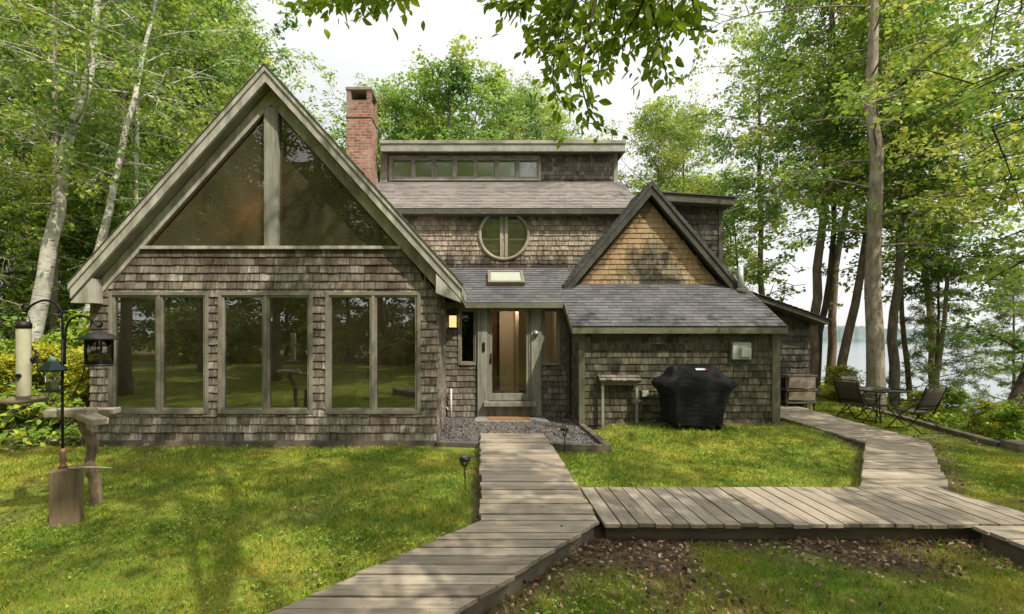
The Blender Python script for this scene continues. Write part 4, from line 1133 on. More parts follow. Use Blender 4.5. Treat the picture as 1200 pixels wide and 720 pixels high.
# lantern feeder
f3 = thing('lantern_feeder', 'bronze lantern shaped bird feeder with a wide flat roof, hanging right', 'bird feeder', (px0+.37, by, 1.585))
copper = plain('bronze_roof', (.07,.06,.055), .4, .7, .3)
mb = MB(); mb.lathe((0,0,0), [(.118,0),(.125,.01),(.125,.02),(.11,.02)], 20); mb.build('base', copper, f3)
mb = MB(); mb.lathe((0,0,.02), [(.105,0),(.105,.25)], 20); mb.build('cylinder', glass('seed_cylinder', (.75,.76,.7), .08, .02), f3)
mb = MB(); mb.lathe((0,0,.022), [(.097,0),(.097,.14)], 20); mb.build('seed', plain('dark_seed', (.10,.06,.035), .9, 0, .6, 90, .6), f3)
for k in range(4):
    a = R(45+90*k); mb = MB(); mb.box(.112*math.cos(a)-.008, .112*math.cos(a)+.008, .112*math.sin(a)-.008, .112*math.sin(a)+.008, .02, .28); mb.build('strut', copper, f3)
mb = MB(); mb.lathe((0,0,.28), [(.195,-.012),(.197,0),(.12,.04),(.07,.06),(.03,.085),(.01,.09)], 28); mb.build('roof', copper, f3)
mb = MB(); mb.tube([(.022*math.cos(a),0,.392+.022*math.sin(a)) for a in np.linspace(0,2*math.pi,17)], .004, 6, cap=False); mb.build('ring', M['black'], f3)
# rustic log table behind the block
lg = thing('log_bird_table', 'rustic bird table of pale planks on a gnarled log post behind the block', 'bird table', (-4.45, 5.62, 0)); WORLD.add(lg.name)
mb = MB(); mb.tube(arc([(-4.36,5.62,-.08),(-4.37,5.62,.2),(-4.42,5.6,.45),(-4.41,5.63,.65),(-4.5,5.62,.85),(-4.53,5.62,.98)], 0), [0.072, 0.071, 0.065, 0.061, 0.058, 0.058, 0.059, 0.058, 0.054, 0.058, 0.061, 0.058, 0.05, 0.05, 0.049, 0.05, 0.054, 0.058, 0.061, 0.058, 0.054, 0.05, 0.05, 0.05, 0.05, 0.05, 0.05, 0.05, 0.05, 0.05, 0.05][:31], 12)
mb.build('log_post', bark('gnarled_log', (.13,.085,.055), (.34,.255,.175)), lg)
for i, (c_, sz, rz, ry) in enumerate([((-4.60,5.56,1.03),(.54,.15,.095),R(-6),R(-2)),((-4.34,5.50,.985),(.46,.17,.075),R(-28),R(8)),((-4.5,5.75,1.02),(.55,.14,.07),R(4),0)]):
    mb = MB(); mb.rbox(c_, sz, Matrix.Rotation(rz,3,'Z') @ Matrix.Rotation(ry,3,'Y')); mb.build('plank', M['pale_wood'], lg, .014)
mb = MB(); mb.tube(arc([(-4.16,4.99,.556),(-3.98,4.98,.568),(-3.83,4.96,.574),(-3.70,4.97,.566)], 0), [.012]*10+[.009]*6+[.005]*3, 8)
tag(mb.build('stick', bark('dry_stick', (.32,.28,.22), (.45,.40,.33))), 'thin grey stick lying on top of the wooden block, pointing right', 'stick')

# ------------------------------------------------------------------ solar path lights
def solar(label, x, y, lean):
    z = float(gz(x, y)); t = thing('solar_light', label, 'path light', (x, y, z), 0, 'solar path lights'); t.rotation_euler = (R(lean), R(-lean*.6), U(0,1))
    mb = MB(); mb.tube([(0,0,-.08),(0,0,.28)], [.004]+[.010], 8); mb.build('stake', M['black'], t)
    mb = MB(); mb.lathe((0,0,.27), [(.012,0),(.045,.045),(.052,.09)], 10, smooth=False); mb.build('lens', glass('lens_glass', (.75,.75,.7), .1, 0), t)
    for k in range(4):
        a = R(90*k); mb = MB(); mb.tube([(.016*math.cos(a),.016*math.sin(a),.275),(.05*math.cos(a),.05*math.sin(a),.318),(.057*math.cos(a),.057*math.sin(a),.365)], .005, 6); mb.build('rib', M['black'], t)
    mb = MB(); mb.lathe((0,0,.36), [(.066,0),(.07,.012),(.06,.035),(.045,.04)], 14); cp = mb.build('cap', M['black'], t)
    mb = MB(); mb.box(-.03, .03, -.03, .03, .4005, .403); mb.build('solar_cell', plain('solar_cell', (.10,.12,.16), .15), cp)
    return t
solar('black solar path light in the lawn left of the main boardwalk', -.19, 6.12, 3)
solar('black solar path light beside the timber edged gravel right of the boardwalk', 1.36, 7.98, -4)

# ------------------------------------------------------------------ furniture behind the windows
tw = board_wood('table_wood', [(.26,.19,.11),(.32,.24,.14)], (3,22,22)); yw = board_wood('bench_wood', [(.42,.38,.10),(.48,.42,.13)], (3,22,22)); rwd = plain('red_chair_wood', (.22,.07,.03), .5)
dt = thing('dining_table', 'long wooden dining table seen through the right windows', 'table', (-3.2, 11.0, .4))
mb = MB(); mb.box(-1.35, 1.3, -.45, .45, .73, .775); mb.build('tabletop', tw, dt, .006)
for a in (-1.2, 1.15):
    for b in (-.36, .36): mb = MB(); mb.box(a-.04, a+.04, b-.04, b+.04, .001, .73); mb.build('leg', tw, dt, .004)
bn = thing('bench', 'low yellow bench in front of the dining table behind the glass', 'bench', (-3.2, 10.2, .4))
mb = MB(); mb.box(-.85, .85, -.16, .16, .40, .44); mb.build('seat', yw, bn, .004)
for a in (-.75, .7): mb = MB(); mb.box(a-.04, a+.04, -.14, .14, .001, .40); mb.build('leg', yw, bn)
wc = thing('dining_chair', 'red brown hoop back chair behind the dining table indoors', 'chair', (-2.85, 11.75, .4), R(180))
mb = MB(); mb.lathe((0,0,.43), [(.2,0),(.21,.02),(.2,.04)], 20); mb.build('seat', rwd, wc)
for a in (-.15, .15):
    for b in (-.14, .14): mb = MB(); mb.tube([(a*1.25,b*1.25,.001),(a,b,.43)], .018, 8); mb.build('leg', rwd, wc)
mb = MB(); mb.tube([(.21*math.cos(a), -.17-.06*math.sin(a), .47+.5*math.sin(a)) for a in np.linspace(0,math.pi,15)], .014, 8)
for k in range(-2, 3): mb.tube([(k*.06,-.17,.47),(k*.075,-.225,.47+.5*math.sqrt(max(0,1-(k*.075/.21)**2)))], .007, 6)
mb.build('backrest', rwd, wc)
cs = thing('candlestick', 'white candle in a holder on the indoor dining table', 'candle', (-3.0, 10.85, 1.176))
mb = MB(); mb.lathe((0,0,0), [(.05,0),(.05,.01),(.015,.03),(.02,.06)], 14); mb.build('holder', M['black'], cs)
mb = MB(); mb.lathe((0,0,.06), [(.011,0),(.01,.22)], 10); mb.build('candle', M['white_pvc'], cs)
# ------------------------------------------------------------------ trees
def unit(v): return v/np.maximum(np.linalg.norm(v, axis=-1, keepdims=True), 1e-9)
def leaf_faces(pts, dirs, L, W, r, up=.9, fine=False, jl=.5):
    """leaf blades at pts (N,3) pointing along dirs, bent at the midrib"""
    n = len(pts)
    nrm = unit(r.normal(0, .55, (n,3)) + np.array((0,0,up)))
    d = unit(dirs - nrm*np.sum(dirs*nrm, 1, keepdims=True)*.75)
    w = unit(np.cross(nrm, d)); nrm = np.cross(d, w)
    l = (L*r.uniform(1-jl, 1+jl, n))[:, None]; ww = l*W*.5
    col = r.random(n)
    if not fine:
        v = np.stack((pts, pts+d*l*.45-w*ww+nrm*l*.08, pts+d*l-nrm*l*.08, pts+d*l*.45+w*ww+nrm*l*.08), 1)
        return v.reshape(-1,3), np.arange(4*n), np.full(n, 4), col
    side = lambda s: [pts+d*l*.2+w*ww*.62*s+nrm*l*.05, pts+d*l*.48+w*ww*s+nrm*l*.06, pts+d*l*.78+w*ww*.6*s]
    tip = pts+d*l*1.0-nrm*l*.1
    v = np.stack([pts]+side(-1)+[tip]+side(1), 1)
    b = np.arange(n)[:, None]*8
    f = np.concatenate((b+np.array([0,1,2,3,4]), b+np.array([0,4,7,6,5])), 1).reshape(-1)
    return v.reshape(-1,3), f, np.full(2*n, 5), np.repeat(col, 2)
def interp(path, t):
    p = np.asarray(path, float); s = np.r_[0, np.cumsum(np.linalg.norm(np.diff(p, axis=0), axis=1))]; s /= s[-1]
    return np.array([np.interp(t, s, p[:, k]) for k in range(3)])
def grow(seed, path, r0, base_t, n_limb, Rc, L, per, twigs=6, rise=.5, droop=.25, sig=.30, W=.6, shape='round', fine=False, az=None, rtop=.12, up=.9, dens_top=1.0, limb_r=.42):
    r = np.random.default_rng(seed); mb = MB()
    path = np.asarray(path, float)
    ts = np.linspace(0, 1, 18); P_ = np.array([interp(path, t) for t in ts]); P_[1:-1, :2] += r.normal(0, r0*.16, (16, 2))
    rad = r0*((1-ts)*(1-rtop)+rtop); rad[0] *= 1.3
    mb.tube(P_, list(rad), 12)
    C, D = [], []
    for i in range(n_limb):
        f = (i+.5)/n_limb; t = base_t+(1-base_t)*f*.98
        o = interp(P_, t); a = i*2.39996+r.normal(0, .35) if az is None else az(i, r)
        if shape == 'round': pr = math.sin(math.pi*(.18+.74*f))**.7
        elif shape == 'cone': pr = (1-f)**.8*.95+.08
        elif shape == 'vase': pr = .45+.55*math.sin(math.pi*min(1, .15+.75*f))
        else: pr = 1.0
        l = Rc*pr*r.uniform(.7, 1.2); e = rise*(.5+.9*f)+r.normal(0, .15)
        q = [o]; d = np.array((math.cos(a)*math.cos(e), math.sin(a)*math.cos(e), math.sin(e)))
        for k in range(5):
            d = unit(d+np.array((r.normal(0,.13), r.normal(0,.13), -droop*.22*k/2+r.normal(0,.08)))); q.append(q[-1]+d*l/5)
        lr = r0*((1-t)*(1-rtop)+rtop)*limb_r
        mb.tube(q, list(np.linspace(lr, .008, 6)), 6)
        q = np.array(q)
        for j in range(twigs):
            s = .22+.78*(j+r.random())/twigs
            o2 = interp(q, s); dd = unit(interp(q, min(1, s+.05))-interp(q, max(0, s-.05))+r.normal(0, .65, 3)*np.array((1,1,.6)))
            tl = max(.35, l*r.uniform(.22, .42)); e2 = o2+dd*tl+np.array((0,0,-droop*tl*.4)); m_ = (o2+e2)/2+np.array((0,0,.06*tl))
            mb.tube([o2, m_, e2], [.014, .009, .004], 4, cap=False)
            n = max(1, int(per*r.uniform(.6, 1.4)*(dens_top if f > .6 else 1)))
            nc = max(1, n//13); s3 = r.uniform(.2, 1.1, nc)[:, None]
            cc = (o2*(1-s3)+e2*s3)+r.normal(0, sig*.85, (nc,3))*np.array((1,1,.7))
            for q3 in cc: mb.tube([o2*.4+e2*.6, q3], [.005, .002], 3, cap=False)
            c = cc[r.integers(0, nc, n)]+r.normal(0, sig*.40, (n,3))*np.array((1,1,.5)); C.append(c)
            D.append(unit(dd*.6+(c-o2)*.8+r.normal(0,.6,(n,3))+np.array((0,0,-.35))))
    return mb, (np.concatenate(C), np.concatenate(D), r) if C else None
def proto(kind, seed, bark_m, leaf_m, L=.1, W=.6, fine=False, up=.9, **kw):
    mb, cd = grow(seed, L=L, W=W, fine=fine, up=up, **kw)
    flat = [i for f in mb.f for i in f]
    tm = np_mesh('trunk', np.array(mb.v), flat, [len(f) for f in mb.f], mb.r); tm.polygons.foreach_set('use_smooth', np.array(mb.sm)); tm.materials.append(bark_m)
    c, d, r = cd
    v, f, lt, col = leaf_faces(c, d, L, W, r, up, fine)
    # clumps: shade varies by place in the crown as well as by leaf
    nf = len(lt)//len(c); cl = vnoise(c[:,0]*1.0+c[:,2], c[:,1]+c[:,2]*.7, .8, seed)
    col = np.clip(col*.42+np.repeat(cl, nf)*.95-.13, 0, 1)
    cm = np_mesh('crown', v, f, lt, col); cm.materials.append(leaf_m)
    return kind, tm, cm
def tree(pr, label, x, y, s=1.0, rz=None, group=None, cat='tree', sz=None, z=None, dz=0.0):
    kind, tm, cm = pr
    o = thing(kind, label, cat, (x, y, (float(gz(x, y)) if z is None else z)+dz), U(0, 6.28) if rz is None else rz, group)
    o.scale = (s, s, sz or s)
    link(bpy.data.objects.new('trunk' if cat == 'tree' else 'stem', tm), o)
    link(bpy.data.objects.new('crown' if cat == 'tree' else 'foliage', cm), o)
    return o

L_maple = foliage('maple_leaf', [(0,(0.100,0.201,0.062)),(.35,(0.204,0.349,0.085)),(.7,(0.387,0.530,0.121)),(1,(0.620,0.620,0.211))], .42)
L_green = foliage('ash_leaf', [(0,(0.101,0.189,0.074)),(.4,(0.213,0.350,0.109)),(.75,(0.387,0.522,0.156)),(1,(0.620,0.620,0.242))], .40)
L_birch = foliage('birch_leaf', [(0,(0.116,0.200,0.057)),(.4,(0.231,0.347,0.087)),(.75,(0.385,0.491,0.144)),(1,(0.533,0.601,0.210))], .42)
L_dark = foliage('deep_wood_leaf', [(0,(0.074,0.162,0.037)),(.5,(0.149,0.303,0.061)),(1,(0.370,0.552,0.098))], .3)
L_pine = foliage('pine_needle', [(0,(0.112,0.191,0.060)),(.5,(0.227,0.325,0.094)),(1,(0.418,0.488,0.142))], .25)
L_yellow = foliage('yellow_leaf', [(0,(0.209,0.253,0.023)),(.4,(0.417,0.451,0.038)),(1,(0.620,0.620,0.095))], .42)
L_bush = foliage('bush_leaf', [(0,(0.121,0.227,0.038)),(.5,(0.288,0.450,0.066)),(1,(0.613,0.620,0.120))], .38)
L_near = foliage('near_leaf', [(0,(0.119,0.220,0.025)),(.5,(0.203,0.337,0.038)),(1,(0.373,0.499,0.064))], .48, 2.0)
B_grey = bark('grey_bark', (.11,.09,.07), (.23,.20,.16))
B_lich = bark('lichen_bark', (.21,.17,.13), (.40,.345,.275))
B_dark = bark('dark_bark', (.06,.045,.035), (.13,.10,.075))
B_birch = bark('birch_bark', (.50,.47,.41), (.68,.65,.58), (.07,.055,.045), (3,3,8))
B_dead = bark('dead_bark', (.26,.22,.17), (.42,.37,.30))
B_brown = bark('pine_bark', (.12,.085,.06), (.24,.18,.135))

straight = lambda h, dx=0, dy=0: [(0,0,-.4),(dx*.2,dy*.2,h*.3),(dx*.6,dy*.6,h*.65),(dx,dy,h)]
maple = proto('maple_tree', 11, B_grey, L_maple, L=.15, path=straight(15,.4,.3), r0=.22, base_t=.24, n_limb=38, Rc=4.6, per=100, twigs=8, rise=.55, sig=.36, W=.8)
ash = proto('ash_tree', 12, B_grey, L_green, L=.14, path=straight(16.5,-.5,.2), r0=.21, base_t=.26, n_limb=40, Rc=4.3, per=100, twigs=8, rise=.65, sig=.34, W=.6)
loose = proto('poplar_tree', 13, B_grey, L_birch, L=.11, path=straight(14,.3,.4), r0=.15, base_t=.34, n_limb=34, Rc=3.2, per=100, twigs=6, rise=.6, sig=.34, W=.8)
tall = proto('oak_tree', 14, B_lich, L_maple, L=.12, rtop=.05, path=[(0,0,-.5),(.02,0,4),(-.05,0,8),(.3,.2,14),(.2,.4,20)], r0=.215, base_t=.22, n_limb=42, Rc=4.0, per=70, twigs=7, rise=.35, droop=.5, limb_r=.22, sig=.34, W=.65)
slim = proto('slender_tree', 15, B_brown, L_maple, L=.11, path=[(0,0,-.8),(.15,0,4),(.75,.1,8),(1.2,.2,13)], r0=.15, base_t=.48, n_limb=28, Rc=2.6, per=70, twigs=6, rise=.5, droop=.4, sig=.30, W=.7)
young = proto('young_maple', 16, B_dark, L_maple, L=.10, path=straight(6.5,.5,.1), r0=.055, base_t=.22, n_limb=26, Rc=1.9, per=46, twigs=5, rise=.45, droop=.3, sig=.22, W=.75, limb_r=.5)
deep = proto('forest_tree', 17, B_dark, L_dark, L=.22, path=straight(16,.4,.3), r0=.2, base_t=.05, n_limb=44, Rc=5.0, per=60, twigs=6, rise=.3, sig=.45, W=.75)
# white pine with flat layered boughs
def pine_az(i, r): return (i % 5)*2*math.pi/5 + (i//5)*.6 + r.normal(0, .12)
pine = proto('pine_tree', 18, B_dark, L_pine, L=.17, path=straight(11,.2,0), r0=.11, base_t=.14, n_limb=48, Rc=2.7, per=95, twigs=7, rise=.06, droop=.18, sig=.15, W=.15, shape='cone', az=pine_az, up=.25, limb_r=.3)
airy = proto('maple_tree', 22, B_grey, L_maple, L=.13, path=straight(14,.4,.3), r0=.2, base_t=.40, n_limb=12, Rc=4.6, per=110, twigs=5, rise=.5, sig=.30, W=.8)
shrub_p = [(0,0,-.1),(.02,0,.3),(.05,0,.7),(.0,.03,1.2)]
bush = proto('shrub', 19, B_dark, L_bush, L=.075, path=shrub_p, r0=.03, base_t=.05, n_limb=22, Rc=.75, per=60, twigs=5, rise=.6, droop=.5, sig=.12, W=.6, limb_r=.6)
ybush = proto('shrub', 20, B_dark, L_yellow, L=.065, path=shrub_p, r0=.03, base_t=.05, n_limb=22, Rc=.75, per=65, twigs=5, rise=.6, droop=.5, sig=.12, W=.6, limb_r=.6)
herb = proto('leafy_plant', 21, B_dark, L_bush, L=.15, fine=True, path=[(0,0,-.05),(0,0,.3),(0,.02,.55)], r0=.015, base_t=.05, n_limb=14, Rc=.42, per=5, twigs=4, rise=.7, droop=.8, sig=.06, W=.55, limb_r=.6)

# birches and dead spruces of the left edge, each with its own trunk line
def single(kind, label, x, y, path, r0, bark_m, leaf_m, seed, group=None, **kw):
    pr = proto(kind, seed, bark_m, leaf_m, path=path, r0=r0, **kw)
    return tree(pr, label, x, y, 1.0, 0.0, group)
single('birch_tree', 'thick white birch trunk rising behind the left bird feeder and leaning right', -11.9, 13.0,
       [(0,0,-.3),(.1,0,1.6),(.42,0,3.2),(.75,0,5.2),(1.1,0,6.9),(1.55,.1,8.4),(1.7,.3,11),(2.2,.5,14.5)], .23, B_birch, L_birch, 31,
       base_t=.38, limb_r=.28, n_limb=26, Rc=2.9, L=.11, per=55, twigs=6, rise=.5, sig=.32, W=.75)
single('birch_tree', 'white birch trunk leaning right just left of the gable eave', -10.95, 13.4,
       [(0,0,-.3),(.22,0,1.8),(.55,0,3.6),(.9,0,5.4),(1.35,.1,7.6),(1.8,.2,10),(2.3,.3,13)], .15, B_birch, L_birch, 32,
       base_t=.42, limb_r=.3, n_limb=22, Rc=2.4, L=.11, per=55, twigs=6, rise=.5, sig=.3, W=.75)
single('birch_tree', 'slim pale birch trunk standing upright above the gable roof slope', -11.3, 16.2,
       [(0,0,-.3),(.02,0,4),(.06,0,8),(.1,.1,14)], .12, B_birch, L_birch, 33, base_t=.5, limb_r=.3, n_limb=16, Rc=2.2, L=.11, per=55, twigs=6, rise=.5, sig=.3, W=.75)
def dead_spruce(label, x, y, h, seed, dens=46, green=5):
    r = np.random.default_rng(seed); mb = MB()
    mb.tube([(0,0,-.3),(.05,0,h*.4),(.02,.04,h)], [.11,.085,.03], 9)
    C, D = [], []
    for i in range(dens):
        z = h*(.08+.88*i/dens); a = i*2.4+r.normal(0,.3); l = (2.1*(1-.5*i/dens))*r.uniform(.55,1.2)
        d = np.array((math.cos(a), math.sin(a), -.12)); q = [np.array((.03,.01,z))]
        for k in range(5): d = unit(d+np.array((r.normal(0,.12),r.normal(0,.12),-.10+.05*k))); q.append(q[-1]+d*l/5)
        mb.tube(q, list(np.linspace(.016,.004,6)), 4, cap=False); q = np.array(q)
        for j in range(9):
            o = interp(q, .2+.8*j/9); dd = unit(np.array((r.normal(0,1),r.normal(0,1),-.55+r.normal(0,.4))))
            e = o+dd*l*r.uniform(.12,.34); mb.tube([o,(o+e)/2+np.array((0,0,.03)),e], [.006,.005,.003], 3, cap=False)
            n = int(green*r.uniform(0,2)*(1.6 if i > dens*.55 else .7)); s2 = r.random((n,1))
            C.append(o*(1-s2)+e*s2+r.normal(0,.04,(n,3))); D.append(unit(dd+r.normal(0,.6,(n,3))))
    t = thing('spruce_tree', label, 'tree', (x, y, float(gz(x,y))))
    mb.build('trunk', B_dead, t)
    c, d = np.concatenate(C), np.concatenate(D); v, f, lt, col = leaf_faces(c, d, .13, .22, r, .3)
    cm = np_mesh('crown', v, f, lt, col); cm.materials.append(L_dark); link(bpy.data.objects.new('crown', cm), t)
dead_spruce('half dead spruce with grey drooping twigs at the left edge of the photo', -12.7, 12.4, 11.5, 41)
dead_spruce('half dead spruce with bare straight stem between the two leaning birches', -12.6, 14.6, 14, 42, 56)
dead_spruce('half dead spruce of tangled pale twigs close behind the left gable eave', -9.5, 13.6, 6.5, 43, 40, 3)
dead_spruce('half dead spruce farther back left of the thick birch', -15.2, 15.5, 13, 44, 50)

# left wood
G1 = 'leafy trees massed left of the house'
for x, y, s, pr in ((-13.5,18.5,1.05,maple),(-18.5,20,1.1,ash),(-12.4,22.5,1.12,ash),(-15,25.5,1.2,maple),(-21.5,17,1.05,maple),(-15.6,29,1.2,ash),(-23,25,1.25,ash),(-18,31,1.3,maple)):
    tree(pr, 'tall leafy tree in the mass of trees left of the glazed gable', x, y, s, group=G1)
for x, y, s, lb in ((-10.2,16.4,1.0,'young leafy maple under the birches left of the gable'),(-12.9,15.6,1.1,'young maple between the white birches'),(-14.8,14.2,1.05,'young maple low behind the half dead spruces'),
        (-8.7,17.5,1.15,'young maple close behind the left roof slope'),(-16.4,13.2,.95,'young maple at the far left edge'),(-11.2,19.5,1.3,'young maple deeper in the wood past the birches'),(-14.4,18.8,1.35,'young maple in the shade farther left in the wood')):
    tree(young, lb, x, y, s)
G2 = 'dark trees of the wood behind'
for x, y, s in ((-30,30,1.15),(-23,33,1.2),(-17.5,36,1.1),(-11,37,1.0),(-5,39,.9),(1.5,40,.9),(8,41,.85),(14,42,.8),(-27,22,1.0),(-16.5,22.5,.72),(-20.5,25,.72),(-13,24.5,.66),(-25,18.5,.7),(-16.8,17.6,.42),(-13.6,16.6,.36),(-19.5,14.5,.45)):
    tree(deep, 'dark shaded tree deep in the wood behind the house', x, y, s, group=G2)
# behind the roof ridge
tree(ash, 'broad green tree behind the brick chimney', -5.3, 25.5, .86)
tree(maple, 'bright yellow green maple behind the left half of the clerestory roof', -1.6, 25.0, .97)
tree(ash, 'full green tree behind the right half of the clerestory roof', 1.7, 27.0, .90)
tree(maple, 'leafy tree filling in farther back above the top roof', -3.7, 30.5, 1.02)
tree(ash, 'leafy tree farther back toward the right end of the top roof', 4.2, 32, .98)
tree(loose, 'smaller loose tree at the right end of the clerestory roof', 4.4, 27.5, .88)
single('dead_snag', 'bare dead tree top poking above the right end of the top roof', 7.2, 27.0, [(0,0,0),(.05,0,6),(0,0,13.6)], .09, B_dead, L_dark, 51, base_t=.7, n_limb=9, Rc=.7, L=.08, per=1, twigs=3, rise=.9, sig=.05)
tree(loose, 'yellowish airy tree behind the little gable', 9.3, 27, 1.0)
tree(loose, 'yellowish airy tree right of the dormer box, a little taller', 12.1, 29, 1.02)
tree(maple, 'rounded green tree low between dormer and lakeside trunks', 14.0, 32, .78)
tree(young, 'young maple with bright leaves just beyond the low wing roof', 8.6, 17.5, 1.0)
tree(young, 'young maple standing left of the leaning lakeside trunks', 10.3, 19.5, 1.2)
tree(young, 'young maple farthest back past the dormer', 11.2, 24, 1.3)

# lakeside trees
tree(tall, 'tall oak with thick lichen grey trunk behind the patio table', 10.25, 12.9, 1.0, 0.0)
def lk(kind, label, x, y, path, r0, bark_m, seed, **kw):
    a = dict(base_t=.45, n_limb=24, Rc=2.7, L=.115, per=58, twigs=6, rise=.45, droop=.4, sig=.30, W=.7); a.update(kw)
    leaf = a.pop('leaf', L_maple)
    single(kind, label, x, y, path, r0, bark_m, leaf, seed, **a)
lk('pine_tree', 'straight brown trunk nearest the low wing corner, leaning slightly right', 10.2, 15.4, [(0,0,-.6),(.25,0,3),(.5,0,6),(.7,.1,10),(1.0,.3,15)], .16, B_brown, 61)
lk('slender_tree', 'slim dark trunk in the middle of three beside the wing, gently bowed', 10.75, 15.9, [(0,0,-.6),(.15,0,2),(.55,0,4),(.6,0,6.5),(.8,.1,10),(.7,.3,14)], .115, B_dark, 62)
lk('slender_tree', 'brown trunk leaning right, third beside the wing and left of the oak', 10.75, 15.0, [(0,0,-.6),(.35,0,1.8),(.8,0,3.8),(1.1,0,6.2),(1.4,.1,10),(1.6,.3,14)], .14, B_brown, 63)
lk('slender_tree', 'dark curving trunk right of the patio table', 11.95, 14.2, [(0,0,-1),(-.05,0,1),(-.15,0,2.4),(.1,0,4.2),(.25,.1,7),(.2,.3,12)], .15, B_grey, 64)
lk('slender_tree', 'thin brown trunk behind the right patio chair, leaning left', 13.3, 15.2, [(0,0,-1.5),(-.15,0,1),(-.35,0,3),(-.4,0,5),(-.2,0,11)], .09, B_brown, 65, Rc=2.2)
lk('slender_tree', 'pale slim trunk leaning right above the right patio chair', 13.3, 14.6, [(0,0,-1.5),(.1,0,.6),(.35,0,2.6),(.5,0,4.5),(.9,0,9)], .09, B_lich, 66, Rc=2.2)
tree(pine, 'white pine with flat layered boughs against the lake', 13.75, 14.9, .55, 0.3)
tree(pine, 'second white pine lower on the bank at the right edge', 16.4, 15.2, .50, 1.0)
lk('leaning_tree', 'dark trunk leaning out over the bank at the right edge', 11.45, 11.0, [(0,0,-.6),(.35,0,.6),(.85,0,1.6),(1.7,.2,3.6),(2.9,.4,7.5)], .15, B_dark, 67, base_t=.22, n_limb=16, Rc=2.4)
lk('maple_tree', 'maple on the bank with boughs hanging into the right edge of the view', 10.3, 6.0, [(0,0,-.8),(.1,0,2.5),(-.1,.1,5.5),(0,.2,10)], .17, B_dark, 68, base_t=.34, n_limb=22, Rc=3.6, L=.10, per=48, twigs=7, rise=.35, droop=.4, sig=.28)
lk('maple_tree', 'maple farther along the bank behind the leaning trunk', 14.3, 11.5, [(0,0,-1.8),(.1,0,2.5),(-.1,.1,5.5),(0,.2,11)], .16, B_dark, 69, base_t=.55, n_limb=26, Rc=3.4, L=.11, per=60, twigs=7, rise=.4, droop=.4, sig=.3)
tree(slim, 'slender tree between the lakeside pines, foliage high up', 17.5, 19, 1.15, 2.0)
tree(slim, 'slender tree far along the shore past the three trunks', 12.2, 21.5, 1.1, 4.0)
tree(slim, 'slender tree on the shore just right of the oak trunk', 14.1, 20, 1.2, 5.2)

# shrubs on the bank and by the gable
for x, y, s, pr, lb in ((11.1,12.4,0.54,ybush,'bright shrub on the bank below the oak'),(11.2,10.9,0.51,ybush,'bright green shrub on the bank right of the patio chairs'),
        (10.7,9.8,.6,bush,'small shrub behind the dark timber block'),(12.2,11.2,0.54,bush,'leafy shrub at the foot of the leaning trunk'),
        (10.5,14.4,.7,ybush,'pale shrub at the foot of the three lakeside trunks'),(12.6,13.4,0.61,bush,'green shrub on the bank behind the patio table'),
        (14.2,12.6,0.68,ybush,'yellow green shrub lower on the lake bank'),(13.2,9.6,0.61,bush,'shrub at the right edge below the leaning trunk'),
        (9.6,16.4,.8,ybush,'pale grassy shrub behind the wing corner'),
        (-8.1,10.3,1.15,ybush,'bright yellow green shrub against the left corner of the gable'),(-9.2,10.6,1.2,ybush,'yellow green shrub behind the hanging feeders'),
        (-8.05,9.15,.62,bush,'low green shrub in the planting bed at the gable corner'),(-10.4,11.3,1.2,bush,'green shrub below the thick birch'),
        (-9.9,9.9,1.0,ybush,'yellowish shrub behind the tube feeder'),
        (-9.3,12.3,1.7,bush,'tall green shrub under the gable eave'),(-11.6,10.6,1.3,bush,'green shrub at the left edge of the lawn'),(-12.8,11.6,1.6,bush,'large dark shrub at the left edge of the wood'),
        (-7.55,11.8,1.5,ybush,'light green shrub reaching up to the left eave'),(-14.5,12.8,1.9,bush,'broad shrub under the half dead spruces')):
    tree(pr, lb, x, y, s, group=None, cat='shrub')
i = 0
for x, y, s in ((-7.6,8.95,.9),(-8.2,8.85,1.0),(-8.9,8.95,1.1),(-9.5,9.1,1.0),(-7.25,9.2,.9),(-10.2,9.3,1.1),(-8.6,9.5,1.2),(-9.9,8.8,.8),(-10.9,9.6,1.1)):
    tree(herb, 'broad leaved green plant in the bed left of the gable', x, y, s, group='leafy plants in the bed', cat='plant')
# trees beside and behind the viewer: they shade the yard and stand in the window reflections
G3 = 'trees around the near lawn, outside the view'
for x, y, s, pr in ((7.3,.3,.95,airy),(9.2,-4.2,1.0,airy),(4.6,-7.2,1.0,airy),(-3.2,-8.5,1.05,ash),(-8.6,-3.5,.95,maple),(-11.5,1.5,.95,ash),(0,-15,1.1,maple),(-7,-16,1.1,ash),(8,-14,1.1,maple),(14,-6,1.0,ash),(-15,-9,1.1,maple),(-14,7,.9,maple),
        (11.8,2.2,.9,airy)):
    tree(pr, 'leafy tree standing around the near lawn beside the viewer', x, y, s, group=G3)
for x, y in [(x+U(-2,2), -22+U(-2,2)) for x in range(-27, 28, 6)]+[(x+U(-2,2), -29+U(-2,2)) for x in range(-30, 31, 6)]:
    tree(deep, 'dark shaded tree in the wood behind the viewer', x, y, 1.0, group='dark trees behind the viewer')

single('maple_tree', 'maple behind the viewer leaning forward over the boardwalk, shading the yard', 1.0, -2.4, [(0,0,-.4),(.1,.5,2.5),(.5,1.7,5.5),(.95,3.1,9),(1.2,3.8,14)], .18, B_grey, L_maple, 91, base_t=.42, n_limb=13, Rc=4.6, L=.13, per=110, twigs=5, rise=.5, sig=.30, W=.8)
for x in range(-20, 21, 4):
    tree(bush, 'large shrub along the edge of the wood behind the viewer', x+U(-1.5,1.5), -17+U(-1.5,1.5), 2.6, group='shrubs behind the viewer', cat='shrub')
